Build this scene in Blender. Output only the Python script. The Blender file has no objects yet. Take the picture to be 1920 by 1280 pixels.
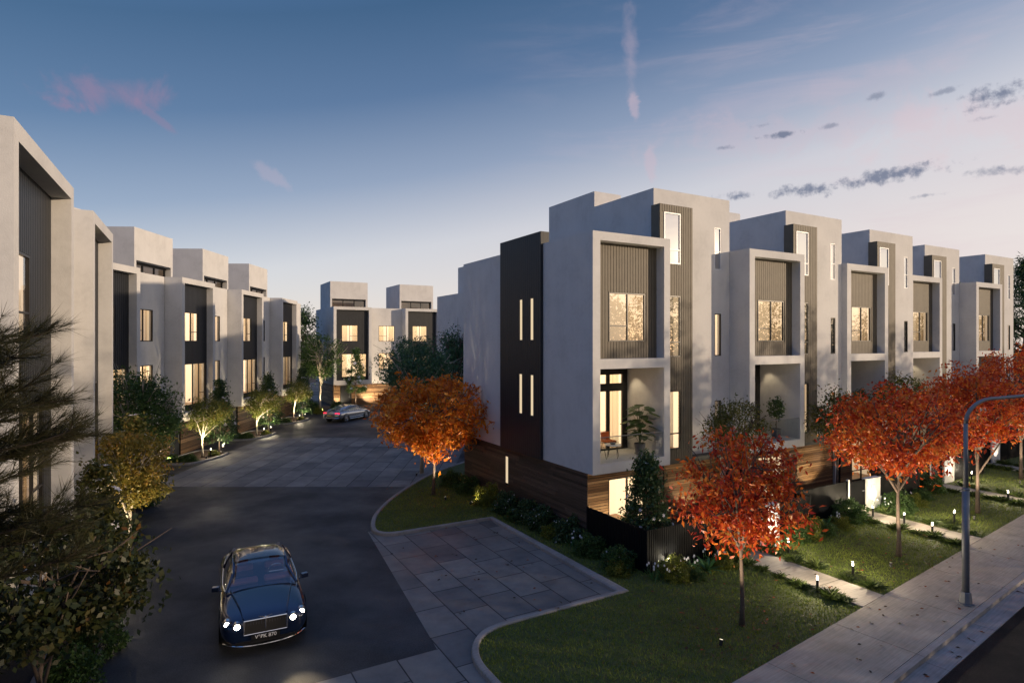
import bpy, math, random
import numpy as np
from mathutils import Vector, Matrix
from mathutils.geometry import tessellate_polygon
random.seed(7); RNG = np.random.default_rng(7)
SC = bpy.context.scene
COL = SC.collection
PI = math.pi
# ---------------------------------------------------------------- frames
RV = Vector((.869, .495)); LV = Vector((-.495, .869)); OO = Vector((2.72, 20.0))
TH = math.atan2(.495, .869)
def W(u, v, z=0.0):
    p = OO + RV*u + LV*v
    return Vector((p.x, p.y, z))
SV = Vector((.807, .591)); DV = Vector((.591, -.807))
def ST(s, d, z=0.0):
    p = SV*s + DV*d
    return Vector((p.x, p.y, z))
# ---------------------------------------------------------------- mesh helper
class MB:
    def __init__(s): s.v = []; s.f = []; s.m = []; s.k = 0
    def face(s, pts):
        n = len(s.v); s.v += [tuple(p) for p in pts]; s.f.append(tuple(range(n, n+len(pts)))); s.m.append(s.k)
    def box(s, x0, x1, y0, y1, z0, z1):
        n = len(s.v)
        s.v += [(x0,y0,z0),(x1,y0,z0),(x1,y1,z0),(x0,y1,z0),(x0,y0,z1),(x1,y0,z1),(x1,y1,z1),(x0,y1,z1)]
        for q in ((0,3,2,1),(4,5,6,7),(0,1,5,4),(1,2,6,5),(2,3,7,6),(3,0,4,7)):
            s.f.append(tuple(n+i for i in q)); s.m.append(s.k)
    def obox(s, c, ax, ay, az, hx, hy, hz):
        n = len(s.v); c = Vector(c)
        for sx, sy, sz in ((-1,-1,-1),(1,-1,-1),(1,1,-1),(-1,1,-1),(-1,-1,1),(1,-1,1),(1,1,1),(-1,1,1)):
            s.v.append(tuple(c + ax*hx*sx + ay*hy*sy + az*hz*sz))
        for q in ((0,3,2,1),(4,5,6,7),(0,1,5,4),(1,2,6,5),(2,3,7,6),(3,0,4,7)):
            s.f.append(tuple(n+i for i in q)); s.m.append(s.k)
    def tube(s, pts, rads, n=7, cap=True):
        pts = [Vector(p) for p in pts]; base = len(s.v)
        if not hasattr(rads, '__len__'): rads = [rads]*len(pts)
        ref = None
        for i, p in enumerate(pts):
            d = (pts[min(i+1, len(pts)-1)] - pts[max(i-1, 0)])
            d = d.normalized() if d.length > 1e-9 else Vector((0,0,1))
            if ref is None:
                ref = Vector((1,0,0)) if abs(d.x) < .8 else Vector((0,1,0))
            a = (ref - d*ref.dot(d))
            a = a.normalized() if a.length > 1e-6 else d.orthogonal().normalized()
            ref = a; b = d.cross(a)
            for k in range(n):
                t = 2*PI*k/n; q = p + (a*math.cos(t) + b*math.sin(t))*rads[i]
                s.v.append(tuple(q))
        for i in range(len(pts)-1):
            for k in range(n):
                a0 = base+i*n+k; a1 = base+i*n+(k+1) % n
                s.f.append((a0, a1, a1+n, a0+n)); s.m.append(s.k)
        if cap:
            s.f.append(tuple(base+k for k in range(n))[::-1]); s.m.append(s.k)
            s.f.append(tuple(base+(len(pts)-1)*n+k for k in range(n))); s.m.append(s.k)
    def lathe(s, prof, n=16, c=(0,0,0), axis='z'):
        base = len(s.v)
        for r, z in prof:
            for k in range(n):
                t = 2*PI*k/n; x, y = r*math.cos(t), r*math.sin(t)
                p = (x, y, z) if axis == 'z' else (x, z, y)
                s.v.append((c[0]+p[0], c[1]+p[1], c[2]+p[2]))
        for i in range(len(prof)-1):
            for k in range(n):
                a0 = base+i*n+k; a1 = base+i*n+(k+1) % n
                s.f.append((a0, a1, a1+n, a0+n)); s.m.append(s.k)
    def slab(s, a0, a1, z0, z1, c0, c1, holes=(), mp=None):
        mp = mp or (lambda a, c, z: (a, c, z))
        A = sorted({a0, a1, *[x for h in holes for x in (h[0], h[1]) if a0 < x < a1]})
        Z = sorted({z0, z1, *[x for h in holes for x in (h[2], h[3]) if z0 < x < z1]})
        na, nz = len(A)-1, len(Z)-1
        def solid(i, j):
            if not (0 <= i < na and 0 <= j < nz): return False
            a = (A[i]+A[i+1])/2; z = (Z[j]+Z[j+1])/2
            return not any(h[0] < a < h[1] and h[2] < z < h[3] for h in holes)
        for i in range(na):
            for j in range(nz):
                if not solid(i, j): continue
                l, r, b, t = A[i], A[i+1], Z[j], Z[j+1]
                s.face([mp(l,c0,b), mp(r,c0,b), mp(r,c0,t), mp(l,c0,t)])
                s.face([mp(l,c1,b), mp(l,c1,t), mp(r,c1,t), mp(r,c1,b)])
                if not solid(i-1, j): s.face([mp(l,c0,b), mp(l,c0,t), mp(l,c1,t), mp(l,c1,b)])
                if not solid(i+1, j): s.face([mp(r,c0,b), mp(r,c1,b), mp(r,c1,t), mp(r,c0,t)])
                if not solid(i, j-1): s.face([mp(l,c0,b), mp(l,c1,b), mp(r,c1,b), mp(r,c0,b)])
                if not solid(i, j+1): s.face([mp(l,c0,t), mp(r,c0,t), mp(r,c1,t), mp(l,c1,t)])
    def prism(s, poly, z0, z1):
        for tri in tessellate_polygon([[Vector((p[0], p[1], 0)) for p in poly]]):
            s.face([(poly[i][0], poly[i][1], z1) for i in tri])
        n = len(poly)
        for i in range(n):
            p, q = poly[i], poly[(i+1) % n]
            s.face([(p[0],p[1],z0), (q[0],q[1],z0), (q[0],q[1],z1), (p[0],p[1],z1)])
    def build(s, name, mat, parent=None, smooth=False, **props):
        me = bpy.data.meshes.new(name); me.from_pydata(s.v, [], s.f)
        mats = mat if isinstance(mat, (list, tuple)) else [mat]
        for m in mats: me.materials.append(m)
        if len(mats) > 1: me.polygons.foreach_set('material_index', s.m)
        if smooth: me.polygons.foreach_set('use_smooth', [True]*len(s.f))
        me.update()
        o = bpy.data.objects.new(name, me); COL.objects.link(o)
        if parent: o.parent = parent
        for k, x in props.items(): o[k] = x
        return o
def tag(o, label=None, cat=None, group=None, kind=None):
    if label: o['label'] = label
    if cat: o['category'] = cat
    if group: o['group'] = group
    if kind: o['kind'] = kind
    return o
def empty(name, loc=(0,0,0), rz=0.0):
    o = bpy.data.objects.new(name, None); COL.objects.link(o)
    o.location = loc; o.rotation_euler = (0, 0, rz); o.empty_display_size = .3
    return o
def copy_tree(o, parent=None):
    c = o.copy(); COL.objects.link(c)
    if parent: c.parent = parent
    for ch in list(o.children): copy_tree(ch, c)
    return c
def np_mesh(name, verts, nper, mat, parent=None):
    """verts (N,nper,3): N separate faces of nper corners"""
    N = len(verts); me = bpy.data.meshes.new(name)
    me.vertices.add(N*nper); me.vertices.foreach_set('co', np.ascontiguousarray(verts, np.float32).ravel())
    me.loops.add(N*nper); me.loops.foreach_set('vertex_index', np.arange(N*nper, dtype=np.int32))
    me.polygons.add(N); me.polygons.foreach_set('loop_start', np.arange(0, N*nper, nper, dtype=np.int32))
    me.polygons.foreach_set('loop_total', np.full(N, nper, np.int32))
    me.materials.append(mat); me.update(calc_edges=True); me.validate()
    o = bpy.data.objects.new(name, me); COL.objects.link(o)
    if parent: o.parent = parent
    return o
# ---------------------------------------------------------------- materials
def newmat(name):
    m = bpy.data.materials.new(name); m.use_nodes = True
    nt = m.node_tree; nt.nodes.clear()
    out = nt.nodes.new('ShaderNodeOutputMaterial')
    return m, nt, out
def nd(nt, typ, ins=None, **at):
    n = nt.nodes.new(typ)
    for k, v in at.items(): setattr(n, k, v)
    for k, v in (ins or {}).items():
        if hasattr(v, 'is_output') or isinstance(v, bpy.types.NodeSocket): nt.links.new(v, n.inputs[k])
        else: n.inputs[k].default_value = v
    return n
def ramp(nt, fac, stops, interp='LINEAR'):
    r = nt.nodes.new('ShaderNodeValToRGB'); r.color_ramp.interpolation = interp
    e = r.color_ramp.elements
    while len(e) < len(stops): e.new(.5)
    for el, (p, c) in zip(e, stops):
        el.position = p; el.color = (*c, 1) if len(c) == 3 else c
    nt.links.new(fac, r.inputs['Fac']); return r
def simple(name, col, rough=.6, metal=0., var=.0, scale=4., bump=0., bscale=60., spec=.5, coat=0.):
    m, nt, out = newmat(name)
    p = nd(nt, 'ShaderNodeBsdfPrincipled', {'Roughness': rough, 'Metallic': metal, 'Specular IOR Level': spec, 'Coat Weight': coat})
    p.inputs['Base Color'].default_value = (*col, 1)
    if var or bump:
        tc = nd(nt, 'ShaderNodeTexCoord')
    if var:
        n = nd(nt, 'ShaderNodeTexNoise', {'Vector': tc.outputs['Object'], 'Scale': scale, 'Detail': 6., 'Roughness': .65})
        r = ramp(nt, n.outputs['Fac'], [(.3, tuple(c*(1-var) for c in col)), (.7, tuple(min(1, c*(1+var)) for c in col))])
        nt.links.new(r.outputs['Color'], p.inputs['Base Color'])
    if bump:
        n2 = nd(nt, 'ShaderNodeTexNoise', {'Vector': tc.outputs['Object'], 'Scale': bscale, 'Detail': 4.})
        b = nd(nt, 'ShaderNodeBump', {'Height': n2.outputs['Fac'], 'Strength': bump, 'Distance': .01})
        nt.links.new(b.outputs['Normal'], p.inputs['Normal'])
    nt.links.new(p.outputs['BSDF'], out.inputs['Surface'])
    return m
def emit(name, col, strength):
    m, nt, out = newmat(name)
    e = nd(nt, 'ShaderNodeEmission', {'Color': (*col, 1), 'Strength': strength})
    nt.links.new(e.outputs[0], out.inputs['Surface']); return m
def stucco(name, col):
    m, nt, out = newmat(name)
    tc = nd(nt, 'ShaderNodeTexCoord')
    n1 = nd(nt, 'ShaderNodeTexNoise', {'Vector': tc.outputs['Object'], 'Scale': .9, 'Detail': 8., 'Roughness': .6})
    mp = nd(nt, 'ShaderNodeMapping', {'Vector': tc.outputs['Object'], 'Scale': (2.2, 2.2, .18)})
    n2 = nd(nt, 'ShaderNodeTexNoise', {'Vector': mp.outputs[0], 'Scale': 1.4, 'Detail': 5.})
    nf = nd(nt, 'ShaderNodeTexNoise', {'Vector': tc.outputs['Object'], 'Scale': 7., 'Detail': 6., 'Roughness': .7})
    a0 = nd(nt, 'ShaderNodeMix', {'Factor': .22, 'A': n1.outputs['Fac'], 'B': n2.outputs['Fac']})
    h = nd(nt, 'ShaderNodeMix', {'Factor': .3, 'A': a0.outputs[0], 'B': nf.outputs['Fac']})
    r = ramp(nt, h.outputs[0], [(.33, tuple(c*.84 for c in col)), (.5, col), (.68, tuple(c*1.08 for c in col))])
    n3 = nd(nt, 'ShaderNodeTexNoise', {'Vector': tc.outputs['Object'], 'Scale': 38., 'Detail': 6., 'Roughness': .7})
    b = nd(nt, 'ShaderNodeBump', {'Height': n3.outputs['Fac'], 'Strength': .28, 'Distance': .02})
    p = nd(nt, 'ShaderNodeBsdfPrincipled', {'Base Color': r.outputs['Color'], 'Roughness': .85, 'Specular IOR Level': .2, 'Normal': b.outputs['Normal']})
    nt.links.new(p.outputs['BSDF'], out.inputs['Surface']); return m
def island_mat(name, stops, rough=.6, grain=None, spec=.3, trans=0., noise=.0, nscale=1.):
    """colour picked per separate piece (board, leaf, blade)"""
    m, nt, out = newmat(name)
    g = nd(nt, 'ShaderNodeNewGeometry')
    fac = g.outputs['Random Per Island']
    tc = nd(nt, 'ShaderNodeTexCoord')
    if noise:
        nn = nd(nt, 'ShaderNodeTexNoise', {'Vector': tc.outputs['Object'], 'Scale': nscale, 'Detail': 2.})
        mr = nd(nt, 'ShaderNodeMapRange', {'Value': nn.outputs['Fac'], 'From Min': .3, 'From Max': .7})
        mx = nd(nt, 'ShaderNodeMix', {'Factor': noise, 'A': fac, 'B': mr.outputs[0]})
        fac = mx.outputs[0]
    r = ramp(nt, fac, stops); col = r.outputs['Color']
    if grain:
        mp = nd(nt, 'ShaderNodeMapping', {'Vector': tc.outputs['Object'], 'Scale': grain})
        n = nd(nt, 'ShaderNodeTexNoise', {'Vector': mp.outputs[0], 'Scale': 1., 'Detail': 6., 'Roughness': .7})
        rr = ramp(nt, n.outputs['Fac'], [(.3, (.6,.6,.6)), (.7, (1.25,1.25,1.25))])
        mm = nd(nt, 'ShaderNodeMix', {'Factor': 1., 'A': col, 'B': rr.outputs['Color']}, data_type='RGBA', blend_type='MULTIPLY') if False else None
        mm = nt.nodes.new('ShaderNodeMixRGB'); mm.blend_type = 'MULTIPLY'; mm.inputs[0].default_value = 1
        nt.links.new(col, mm.inputs[1]); nt.links.new(rr.outputs['Color'], mm.inputs[2]); col = mm.outputs[0]
    p = nd(nt, 'ShaderNodeBsdfPrincipled', {'Base Color': col, 'Roughness': rough, 'Specular IOR Level': spec})
    if trans:
        t = nd(nt, 'ShaderNodeBsdfTranslucent', {'Color': col})
        x = nd(nt, 'ShaderNodeMixShader', {0: trans, 1: p.outputs[0], 2: t.outputs[0]})
        nt.links.new(x.outputs[0], out.inputs['Surface'])
    else: nt.links.new(p.outputs[0], out.inputs['Surface'])
    return m
def paver_mat(name, c1, c2, bw, rh, rough=.45):
    m, nt, out = newmat(name)
    tc = nd(nt, 'ShaderNodeTexCoord')
    sx = nd(nt, 'ShaderNodeSeparateXYZ', {0: tc.outputs['Object']})
    cx = nd(nt, 'ShaderNodeCombineXYZ', {0: sx.outputs[1], 1: sx.outputs[0]})
    br = nd(nt, 'ShaderNodeTexBrick', {'Vector': cx.outputs[0], 'Color1': (*c1, 1), 'Color2': (*c2, 1), 'Mortar': (.006,.006,.008,1), 'Scale': 1.,
            'Mortar Size': .016, 'Mortar Smooth': .1, 'Bias': 0., 'Brick Width': bw, 'Row Height': rh}, offset=.37, offset_frequency=2)
    n = nd(nt, 'ShaderNodeTexNoise', {'Vector': tc.outputs['Object'], 'Scale': 1.1, 'Detail': 9., 'Roughness': .7})
    rr = ramp(nt, n.outputs['Fac'], [(.3, (.62,.62,.64)), (.7, (1.25,1.22,1.18))])
    mm = nt.nodes.new('ShaderNodeMixRGB'); mm.blend_type = 'MULTIPLY'; mm.inputs[0].default_value = 1
    nt.links.new(br.outputs['Color'], mm.inputs[1]); nt.links.new(rr.outputs['Color'], mm.inputs[2])
    n2 = nd(nt, 'ShaderNodeTexNoise', {'Vector': tc.outputs['Object'], 'Scale': .45, 'Detail': 3.})
    r2 = ramp(nt, n2.outputs['Fac'], [(.35, (rough*.8,)*3), (.65, (rough*1.3,)*3)])
    n3 = nd(nt, 'ShaderNodeTexNoise', {'Vector': tc.outputs['Object'], 'Scale': 45., 'Detail': 3.})
    b = nd(nt, 'ShaderNodeBump', {'Height': n3.outputs['Fac'], 'Strength': .12, 'Distance': .01})
    p = nd(nt, 'ShaderNodeBsdfPrincipled', {'Base Color': mm.outputs[0], 'Roughness': r2.outputs['Color'], 'Specular IOR Level': .4, 'Normal': b.outputs['Normal']})
    nt.links.new(p.outputs[0], out.inputs['Surface']); return m
def asphalt_mat(name, c, spec=.3):
    m, nt, out = newmat(name)
    tc = nd(nt, 'ShaderNodeTexCoord')
    n = nd(nt, 'ShaderNodeTexNoise', {'Vector': tc.outputs['Object'], 'Scale': .35, 'Detail': 8., 'Roughness': .6})
    f = nd(nt, 'ShaderNodeTexNoise', {'Vector': tc.outputs['Object'], 'Scale': 28., 'Detail': 6., 'Roughness': .8})
    r = ramp(nt, n.outputs['Fac'], [(.3, tuple(x*.6 for x in c)), (.7, tuple(x*1.5 for x in c))])
    r2 = ramp(nt, f.outputs['Fac'], [(.35, (.4,)*3), (.65, (1.7,)*3)])
    rg = ramp(nt, n.outputs['Fac'], [(.35, (.72,)*3), (.65, (.48,)*3)])
    mm = nt.nodes.new('ShaderNodeMixRGB'); mm.blend_type = 'MULTIPLY'; mm.inputs[0].default_value = 1
    nt.links.new(r.outputs['Color'], mm.inputs[1]); nt.links.new(r2.outputs['Color'], mm.inputs[2])
    b = nd(nt, 'ShaderNodeBump', {'Height': f.outputs['Fac'], 'Strength': .5, 'Distance': .015})
    p = nd(nt, 'ShaderNodeBsdfPrincipled', {'Base Color': mm.outputs[0], 'Roughness': rg.outputs['Color'], 'Specular IOR Level': spec, 'Normal': b.outputs['Normal']})
    nt.links.new(p.outputs[0], out.inputs['Surface']); return m
def concrete_mat(name, c, brush=True):
    m, nt, out = newmat(name)
    tc = nd(nt, 'ShaderNodeTexCoord')
    n = nd(nt, 'ShaderNodeTexNoise', {'Vector': tc.outputs['Object'], 'Scale': .9, 'Detail': 9., 'Roughness': .65})
    mp = nd(nt, 'ShaderNodeMapping', {'Vector': tc.outputs['Object'], 'Scale': (1.2, 26., 1.)})
    f = nd(nt, 'ShaderNodeTexNoise', {'Vector': mp.outputs[0], 'Scale': 1., 'Detail': 5., 'Roughness': .6})
    r = ramp(nt, n.outputs['Fac'], [(.3, tuple(x*.72 for x in c)), (.7, tuple(x*1.2 for x in c))])
    r2 = ramp(nt, f.outputs['Fac'], [(.3, (.8,)*3), (.7, (1.15,)*3)])
    mm = nt.nodes.new('ShaderNodeMixRGB'); mm.blend_type = 'MULTIPLY'; mm.inputs[0].default_value = 1
    nt.links.new(r.outputs['Color'], mm.inputs[1]); nt.links.new(r2.outputs['Color'], mm.inputs[2])
    p = nd(nt, 'ShaderNodeBsdfPrincipled', {'Base Color': mm.outputs[0], 'Roughness': .75, 'Specular IOR Level': .3})
    nt.links.new(p.outputs[0], out.inputs['Surface']); return m
def glass_mat(name, tint=(1,1,1), ior=1.95, rough=.015, base=0.):
    m, nt, out = newmat(name)
    t = nd(nt, 'ShaderNodeBsdfTransparent', {'Color': (*tint, 1)})
    g = nd(nt, 'ShaderNodeBsdfGlossy', {'Color': (1,1,1,1), 'Roughness': rough})
    lw = nd(nt, 'ShaderNodeLayerWeight', {'Blend': .5}); f = nd(nt, 'ShaderNodeMath', {0: lw.outputs['Facing'], 1: 5.}, operation='POWER')
    fm = nd(nt, 'ShaderNodeMapRange', {'Value': f.outputs[0], 'To Min': max(base, ((ior-1)/(ior+1))**2), 'To Max': 1.})
    x = nd(nt, 'ShaderNodeMixShader', {0: fm.outputs[0], 1: t.outputs[0], 2: g.outputs[0]})
    nt.links.new(x.outputs[0], out.inputs['Surface']); return m
def curtain_mat(name):
    m, nt, out = newmat(name)
    d = nd(nt, 'ShaderNodeBsdfDiffuse', {'Color': (.7,.62,.5,1)})
    t = nd(nt, 'ShaderNodeBsdfTranslucent', {'Color': (.75,.64,.5,1)})
    x = nd(nt, 'ShaderNodeMixShader', {0: .6, 1: d.outputs[0], 2: t.outputs[0]})
    lw = nd(nt, 'ShaderNodeLayerWeight', {'Blend': .5}); k = nd(nt, 'ShaderNodeMapRange', {'Value': lw.outputs['Facing'], 'From Min': 0., 'From Max': .8, 'To Min': .62, 'To Max': .0})
    tr = nd(nt, 'ShaderNodeBsdfTransparent', {'Color': (1,.95,.86,1)}); y = nd(nt, 'ShaderNodeMixShader', {0: k.outputs[0], 1: x.outputs[0], 2: tr.outputs[0]})
    nt.links.new(y.outputs[0], out.inputs['Surface']); return m
M = {}
M['wall'] = stucco('white_render', (.525,.52,.512))
M['grey_wall'] = stucco('taupe_render', (.36,.34,.31))
M['clad'] = simple('ribbed_cladding', (.108,.093,.069), .55, var=.12, scale=3., spec=.3)
M['dark_clad'] = simple('dark_cladding', (.016,.018,.022), .5, var=.15, scale=3., spec=.35)
M['black'] = simple('black_metal', (.012,.012,.013), .4, spec=.4)
M['fence'] = simple('charcoal_metal', (.007,.0075,.0085), .55, spec=.1, metal=.0)
M['white_metal'] = simple('white_frame', (.7,.7,.7), .4)
M['wood'] = island_mat('timber_boards', [(0,(.09,.048,.025)), (.35,(.17,.095,.048)), (.7,(.26,.155,.08)), (1,(.35,.22,.12))], .55, grain=(2.,2.,28.))
M['dark_wood'] = island_mat('dark_timber_boards', [(0,(.038,.026,.019)), (.5,(.07,.047,.034)), (1,(.11,.075,.055))], .6, grain=(2.,2.,28.))
M['backing'] = simple('board_backing', (.01,.008,.007), .8)
M['glass'] = glass_mat('window_glass')
M['sky_glass'] = glass_mat('coated_window_glass', (.9,.9,.9), 1.6, .015, .30)
M['mirror_glass'] = glass_mat('reflective_window_glass', (.85,.86,.88), 1.6, .02, .62)
M['rail_glass'] = glass_mat('balustrade_glass', (.9,.93,.93), 1.45)
M['curtain'] = curtain_mat('sheer_curtain')
def room_mats(tagname, wall, ceil, col=(1.,.78,.50)):
    out = []
    for nm, s in (('wall', wall), ('ceiling', ceil)):
        m, nt, o = newmat('room_%s_%s' % (nm, tagname))
        tc = nd(nt, 'ShaderNodeTexCoord')
        d = nd(nt, 'ShaderNodeBsdfDiffuse', {'Color': (.6,.5,.38,1)})
        e = nd(nt, 'ShaderNodeEmission', {'Color': (*col, 1), 'Strength': s})  # walls and ceiling glow themselves, standing in for room lamps
        a = nd(nt, 'ShaderNodeAddShader', {0: d.outputs[0], 1: e.outputs[0]})
        nt.links.new(a.outputs[0], o.inputs['Surface']); out.append(m)
    out.append(simple('room_floor_'+tagname, (.25,.13,.06), .4))
    return out
ROOM = {'bright': room_mats('bright', .95, 2.2), 'mid': room_mats('mid', .42, 1.0), 'dim': room_mats('dim', .10, .25), 'off': room_mats('off', .012, .02, (1,.8,.6)),
        'soft': room_mats('soft', .58, 1.3, (1.,.78,.52))}
M['slit'] = emit('lit_slit_glass', (1.,.78,.50), .80)
M['asphalt'] = asphalt_mat('asphalt', (.028,.030,.035))
M['road'] = asphalt_mat('road_asphalt', (.006,.0065,.008), .08)
M['paver'] = paver_mat('stone_pavers', (.11,.111,.114), (.20,.193,.185), 1.45, 1.0, .5)
M['paver_field'] = paver_mat('driveway_pavers', (.115,.116,.12), (.215,.21,.20), 2.2, 1.0, .75)
M['kerb'] = concrete_mat('kerb_concrete', (.26,.245,.24))
M['footpath'] = concrete_mat('footpath_concrete', (.315,.28,.238))
M['soil'] = simple('mulch', (.045,.024,.013), .9, var=.5, scale=9., bump=.8, bscale=30.)
M['lawn'] = simple('lawn_soil', (.05,.065,.014), .9, var=.4, scale=5., bump=.6, bscale=80.)
M['grass'] = island_mat('grass_blades', [(0,(.065,.10,.012)), (.5,(.15,.205,.027)), (1,(.28,.32,.05))], .55, trans=.3, noise=.45, nscale=.8)
M['tuft'] = island_mat('tuft_blades', [(0,(.018,.035,.010)), (.5,(.045,.07,.018)), (1,(.10,.13,.035))], .5, trans=.25)
M['bark'] = simple('bark', (.085,.062,.048), .85, var=.4, scale=14., bump=.6, bscale=40.)
M['pale_bark'] = simple('pale_bark', (.34,.30,.25), .8, var=.3, scale=10., bump=.5, bscale=40.)
def leafm(name, stops, trans=.35, rough=.45, noise=.4, ns=.9): return island_mat(name, stops, rough, trans=trans, noise=noise, nscale=ns, spec=.35)
M['red'] = leafm('red_leaves', [(0,(.14,.010,.006)), (.3,(.36,.028,.010)), (.55,(.56,.085,.014)), (.75,(.68,.20,.025)), (.9,(.34,.19,.04)), (1,(.20,.16,.04))])
M['orange'] = leafm('orange_leaves', [(0,(.20,.035,.006)), (.35,(.50,.12,.010)), (.7,(.68,.24,.02)), (1,(.75,.42,.06))])
M['olive'] = leafm('olive_leaves', [(0,(.03,.045,.012)), (.5,(.085,.10,.022)), (.85,(.18,.15,.04)), (1,(.26,.13,.03))])
M['gold'] = leafm('golden_green_leaves', [(0,(.04,.06,.012)), (.45,(.12,.15,.03)), (.82,(.23,.21,.045)), (1,(.30,.14,.03))])
M['amber'] = leafm('amber_green_leaves', [(0,(.06,.06,.012)), (.45,(.18,.16,.03)), (.8,(.32,.22,.045)), (1,(.38,.15,.03))])
M['green'] = leafm('green_leaves', [(0,(.02,.045,.012)), (.5,(.055,.11,.028)), (1,(.13,.20,.05))])
M['dark_green'] = leafm('dark_green_leaves', [(0,(.014,.036,.015)), (.5,(.045,.09,.034)), (1,(.11,.17,.06))], rough=.32)
M['blue_green'] = leafm('blue_green_leaves', [(0,(.02,.055,.03)), (.5,(.05,.115,.055)), (1,(.10,.20,.08))])  # bluish green leaf colour
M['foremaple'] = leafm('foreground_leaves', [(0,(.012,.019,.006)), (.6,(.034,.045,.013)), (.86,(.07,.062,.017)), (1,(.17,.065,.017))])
M['needle'] = leafm('pine_needles', [(0,(.014,.016,.007)), (.5,(.04,.042,.017)), (1,(.085,.07,.028))])
M['petal'] = simple('white_petals', (.72,.70,.72), .5)
M['bright_leaf'] = leafm('flax_leaves', [(0,(.03,.09,.03)), (.5,(.06,.16,.05)), (1,(.14,.26,.08))])
M['lime'] = leafm('lime_leaves', [(0,(.06,.08,.012)), (.5,(.14,.16,.02)), (1,(.26,.26,.04))])
M['lamp'] = emit('lamp_lens', (1.,.86,.62), 7.)
M['lamp_dim'] = emit('spot_lens', (1.,.86,.62), 1.6)
M['head'] = emit('headlight_glow', (1.,.88,.68), 60.)
M['tail'] = emit('tail_light_glow', (1.,.03,.08), 1.6)
M['pole'] = simple('galvanised_steel', (.17,.18,.20), .5, metal=.35, var=.15, scale=6.)
M['white_pillar'] = stucco('white_pillar_render', (.72,.70,.67))
M['pot'] = simple('grey_pot', (.10,.10,.11), .6, var=.2)
M['cushion'] = simple('orange_fabric', (.55,.13,.03), .8, var=.15, scale=20.)
M['white_top'] = simple('white_table_top', (.75,.74,.72), .35)
M['pine_bark'] = simple('pine_bark', (.022,.015,.011), .9)
M['litter'] = island_mat('fallen_leaf', [(0,(.02,.012,.008)), (.5,(.06,.03,.012)), (1,(.30,.07,.015))], .7)
# ---------------------------------------------------------------- house pieces
FRONT = lambda a, c, z: (a, c, z)
def side_map(u): return lambda a, c, z: (u+c, a, z)
def mbox(mb, mp, a0, a1, c0, c1, z0, z1):
    n = len(mb.v)
    mb.v += [mp(a0,c0,z0),mp(a1,c0,z0),mp(a1,c1,z0),mp(a0,c1,z0),mp(a0,c0,z1),mp(a1,c0,z1),mp(a1,c1,z1),mp(a0,c1,z1)]
    for q in ((0,3,2,1),(4,5,6,7),(0,1,5,4),(1,2,6,5),(2,3,7,6),(3,0,4,7)):
        mb.f.append(tuple(n+i for i in q)); mb.m.append(mb.k)
def curtain(parent, mp, a0, a1, z0, z1, c, seed=0):
    r = random.Random(seed); n = max(8, int((a1-a0)/.022)); mb = MB(); pts = []
    for i in range(n+1):
        a = a0+(a1-a0)*i/n
        pts.append((a, c + .055*math.sin(a*31+seed+.8*math.sin(a*7)) + .02*math.sin(a*17+1.7*seed)))
    for i in range(n):
        (a, ca), (b, cb) = pts[i], pts[i+1]
        mb.face([mp(a,ca,z0), mp(b,cb,z0), mp(b,cb,z1), mp(a,ca,z1)])
    return mb.build('curtain', M['curtain'], parent, smooth=True)
def room(parent, mp, a0, a1, z0, z1, c0, c1, lit):
    mb = MB(); mb.k = 0
    mb.face([mp(a0,c1,z0), mp(a1,c1,z0), mp(a1,c1,z1), mp(a0,c1,z1)])
    mb.face([mp(a0,c0,z0), mp(a0,c1,z0), mp(a0,c1,z1), mp(a0,c0,z1)])
    mb.face([mp(a1,c0,z0), mp(a1,c0,z1), mp(a1,c1,z1), mp(a1,c1,z0)])
    mb.k = 1; mb.face([mp(a0,c0,z1), mp(a1,c0,z1), mp(a1,c1,z1), mp(a0,c1,z1)])
    mb.k = 2; mb.face([mp(a0,c0,z0), mp(a0,c1,z0), mp(a1,c1,z0), mp(a1,c0,z0)])
    return mb.build('room_interior', ROOM[lit], parent)
_ws = [0]
def window(root, mp, a0, a1, z0, z1, c, mull=(), trans=(), lit='bright', curtains=(), frame='black', wall_t=.12, depth=1.2, fw=.05, name='window', roomx=None, glass='glass'):
    _ws[0] += 1
    f = MB(); p = .012
    mbox(f, mp, a0, a0+fw, c-p, c+.06, z0, z1); mbox(f, mp, a1-fw, a1, c-p, c+.06, z0, z1)
    mbox(f, mp, a0+fw, a1-fw, c-p, c+.06, z0, z0+fw); mbox(f, mp, a0+fw, a1-fw, c-p, c+.06, z1-fw, z1)
    for m in mull: mbox(f, mp, m-fw*.45, m+fw*.45, c-p+.003, c+.057, z0+fw, z1-fw)
    for (b0, b1, zz) in trans: mbox(f, mp, max(b0, a0+fw), min(b1, a1-fw), c-p+.006, c+.054, zz-fw*.4, zz+fw*.4)
    o = f.build(name, M[frame], root)
    g = MB(); g.face([mp(a0+fw*.6,c+.025,z0+fw*.6), mp(a1-fw*.6,c+.025,z0+fw*.6), mp(a1-fw*.6,c+.025,z1-fw*.6), mp(a0+fw*.6,c+.025,z1-fw*.6)])
    g.build('pane', M[glass], o)
    e = .25 if roomx is None else roomx
    room(o, mp, a0-e, a1+e, z0-.02, z1+.22, c+wall_t, c+depth, lit)
    for (b0, b1) in curtains: curtain(o, mp, b0, b1, z0-.01, z1+.12, c+wall_t+.12, _ws[0])
    return o
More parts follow.
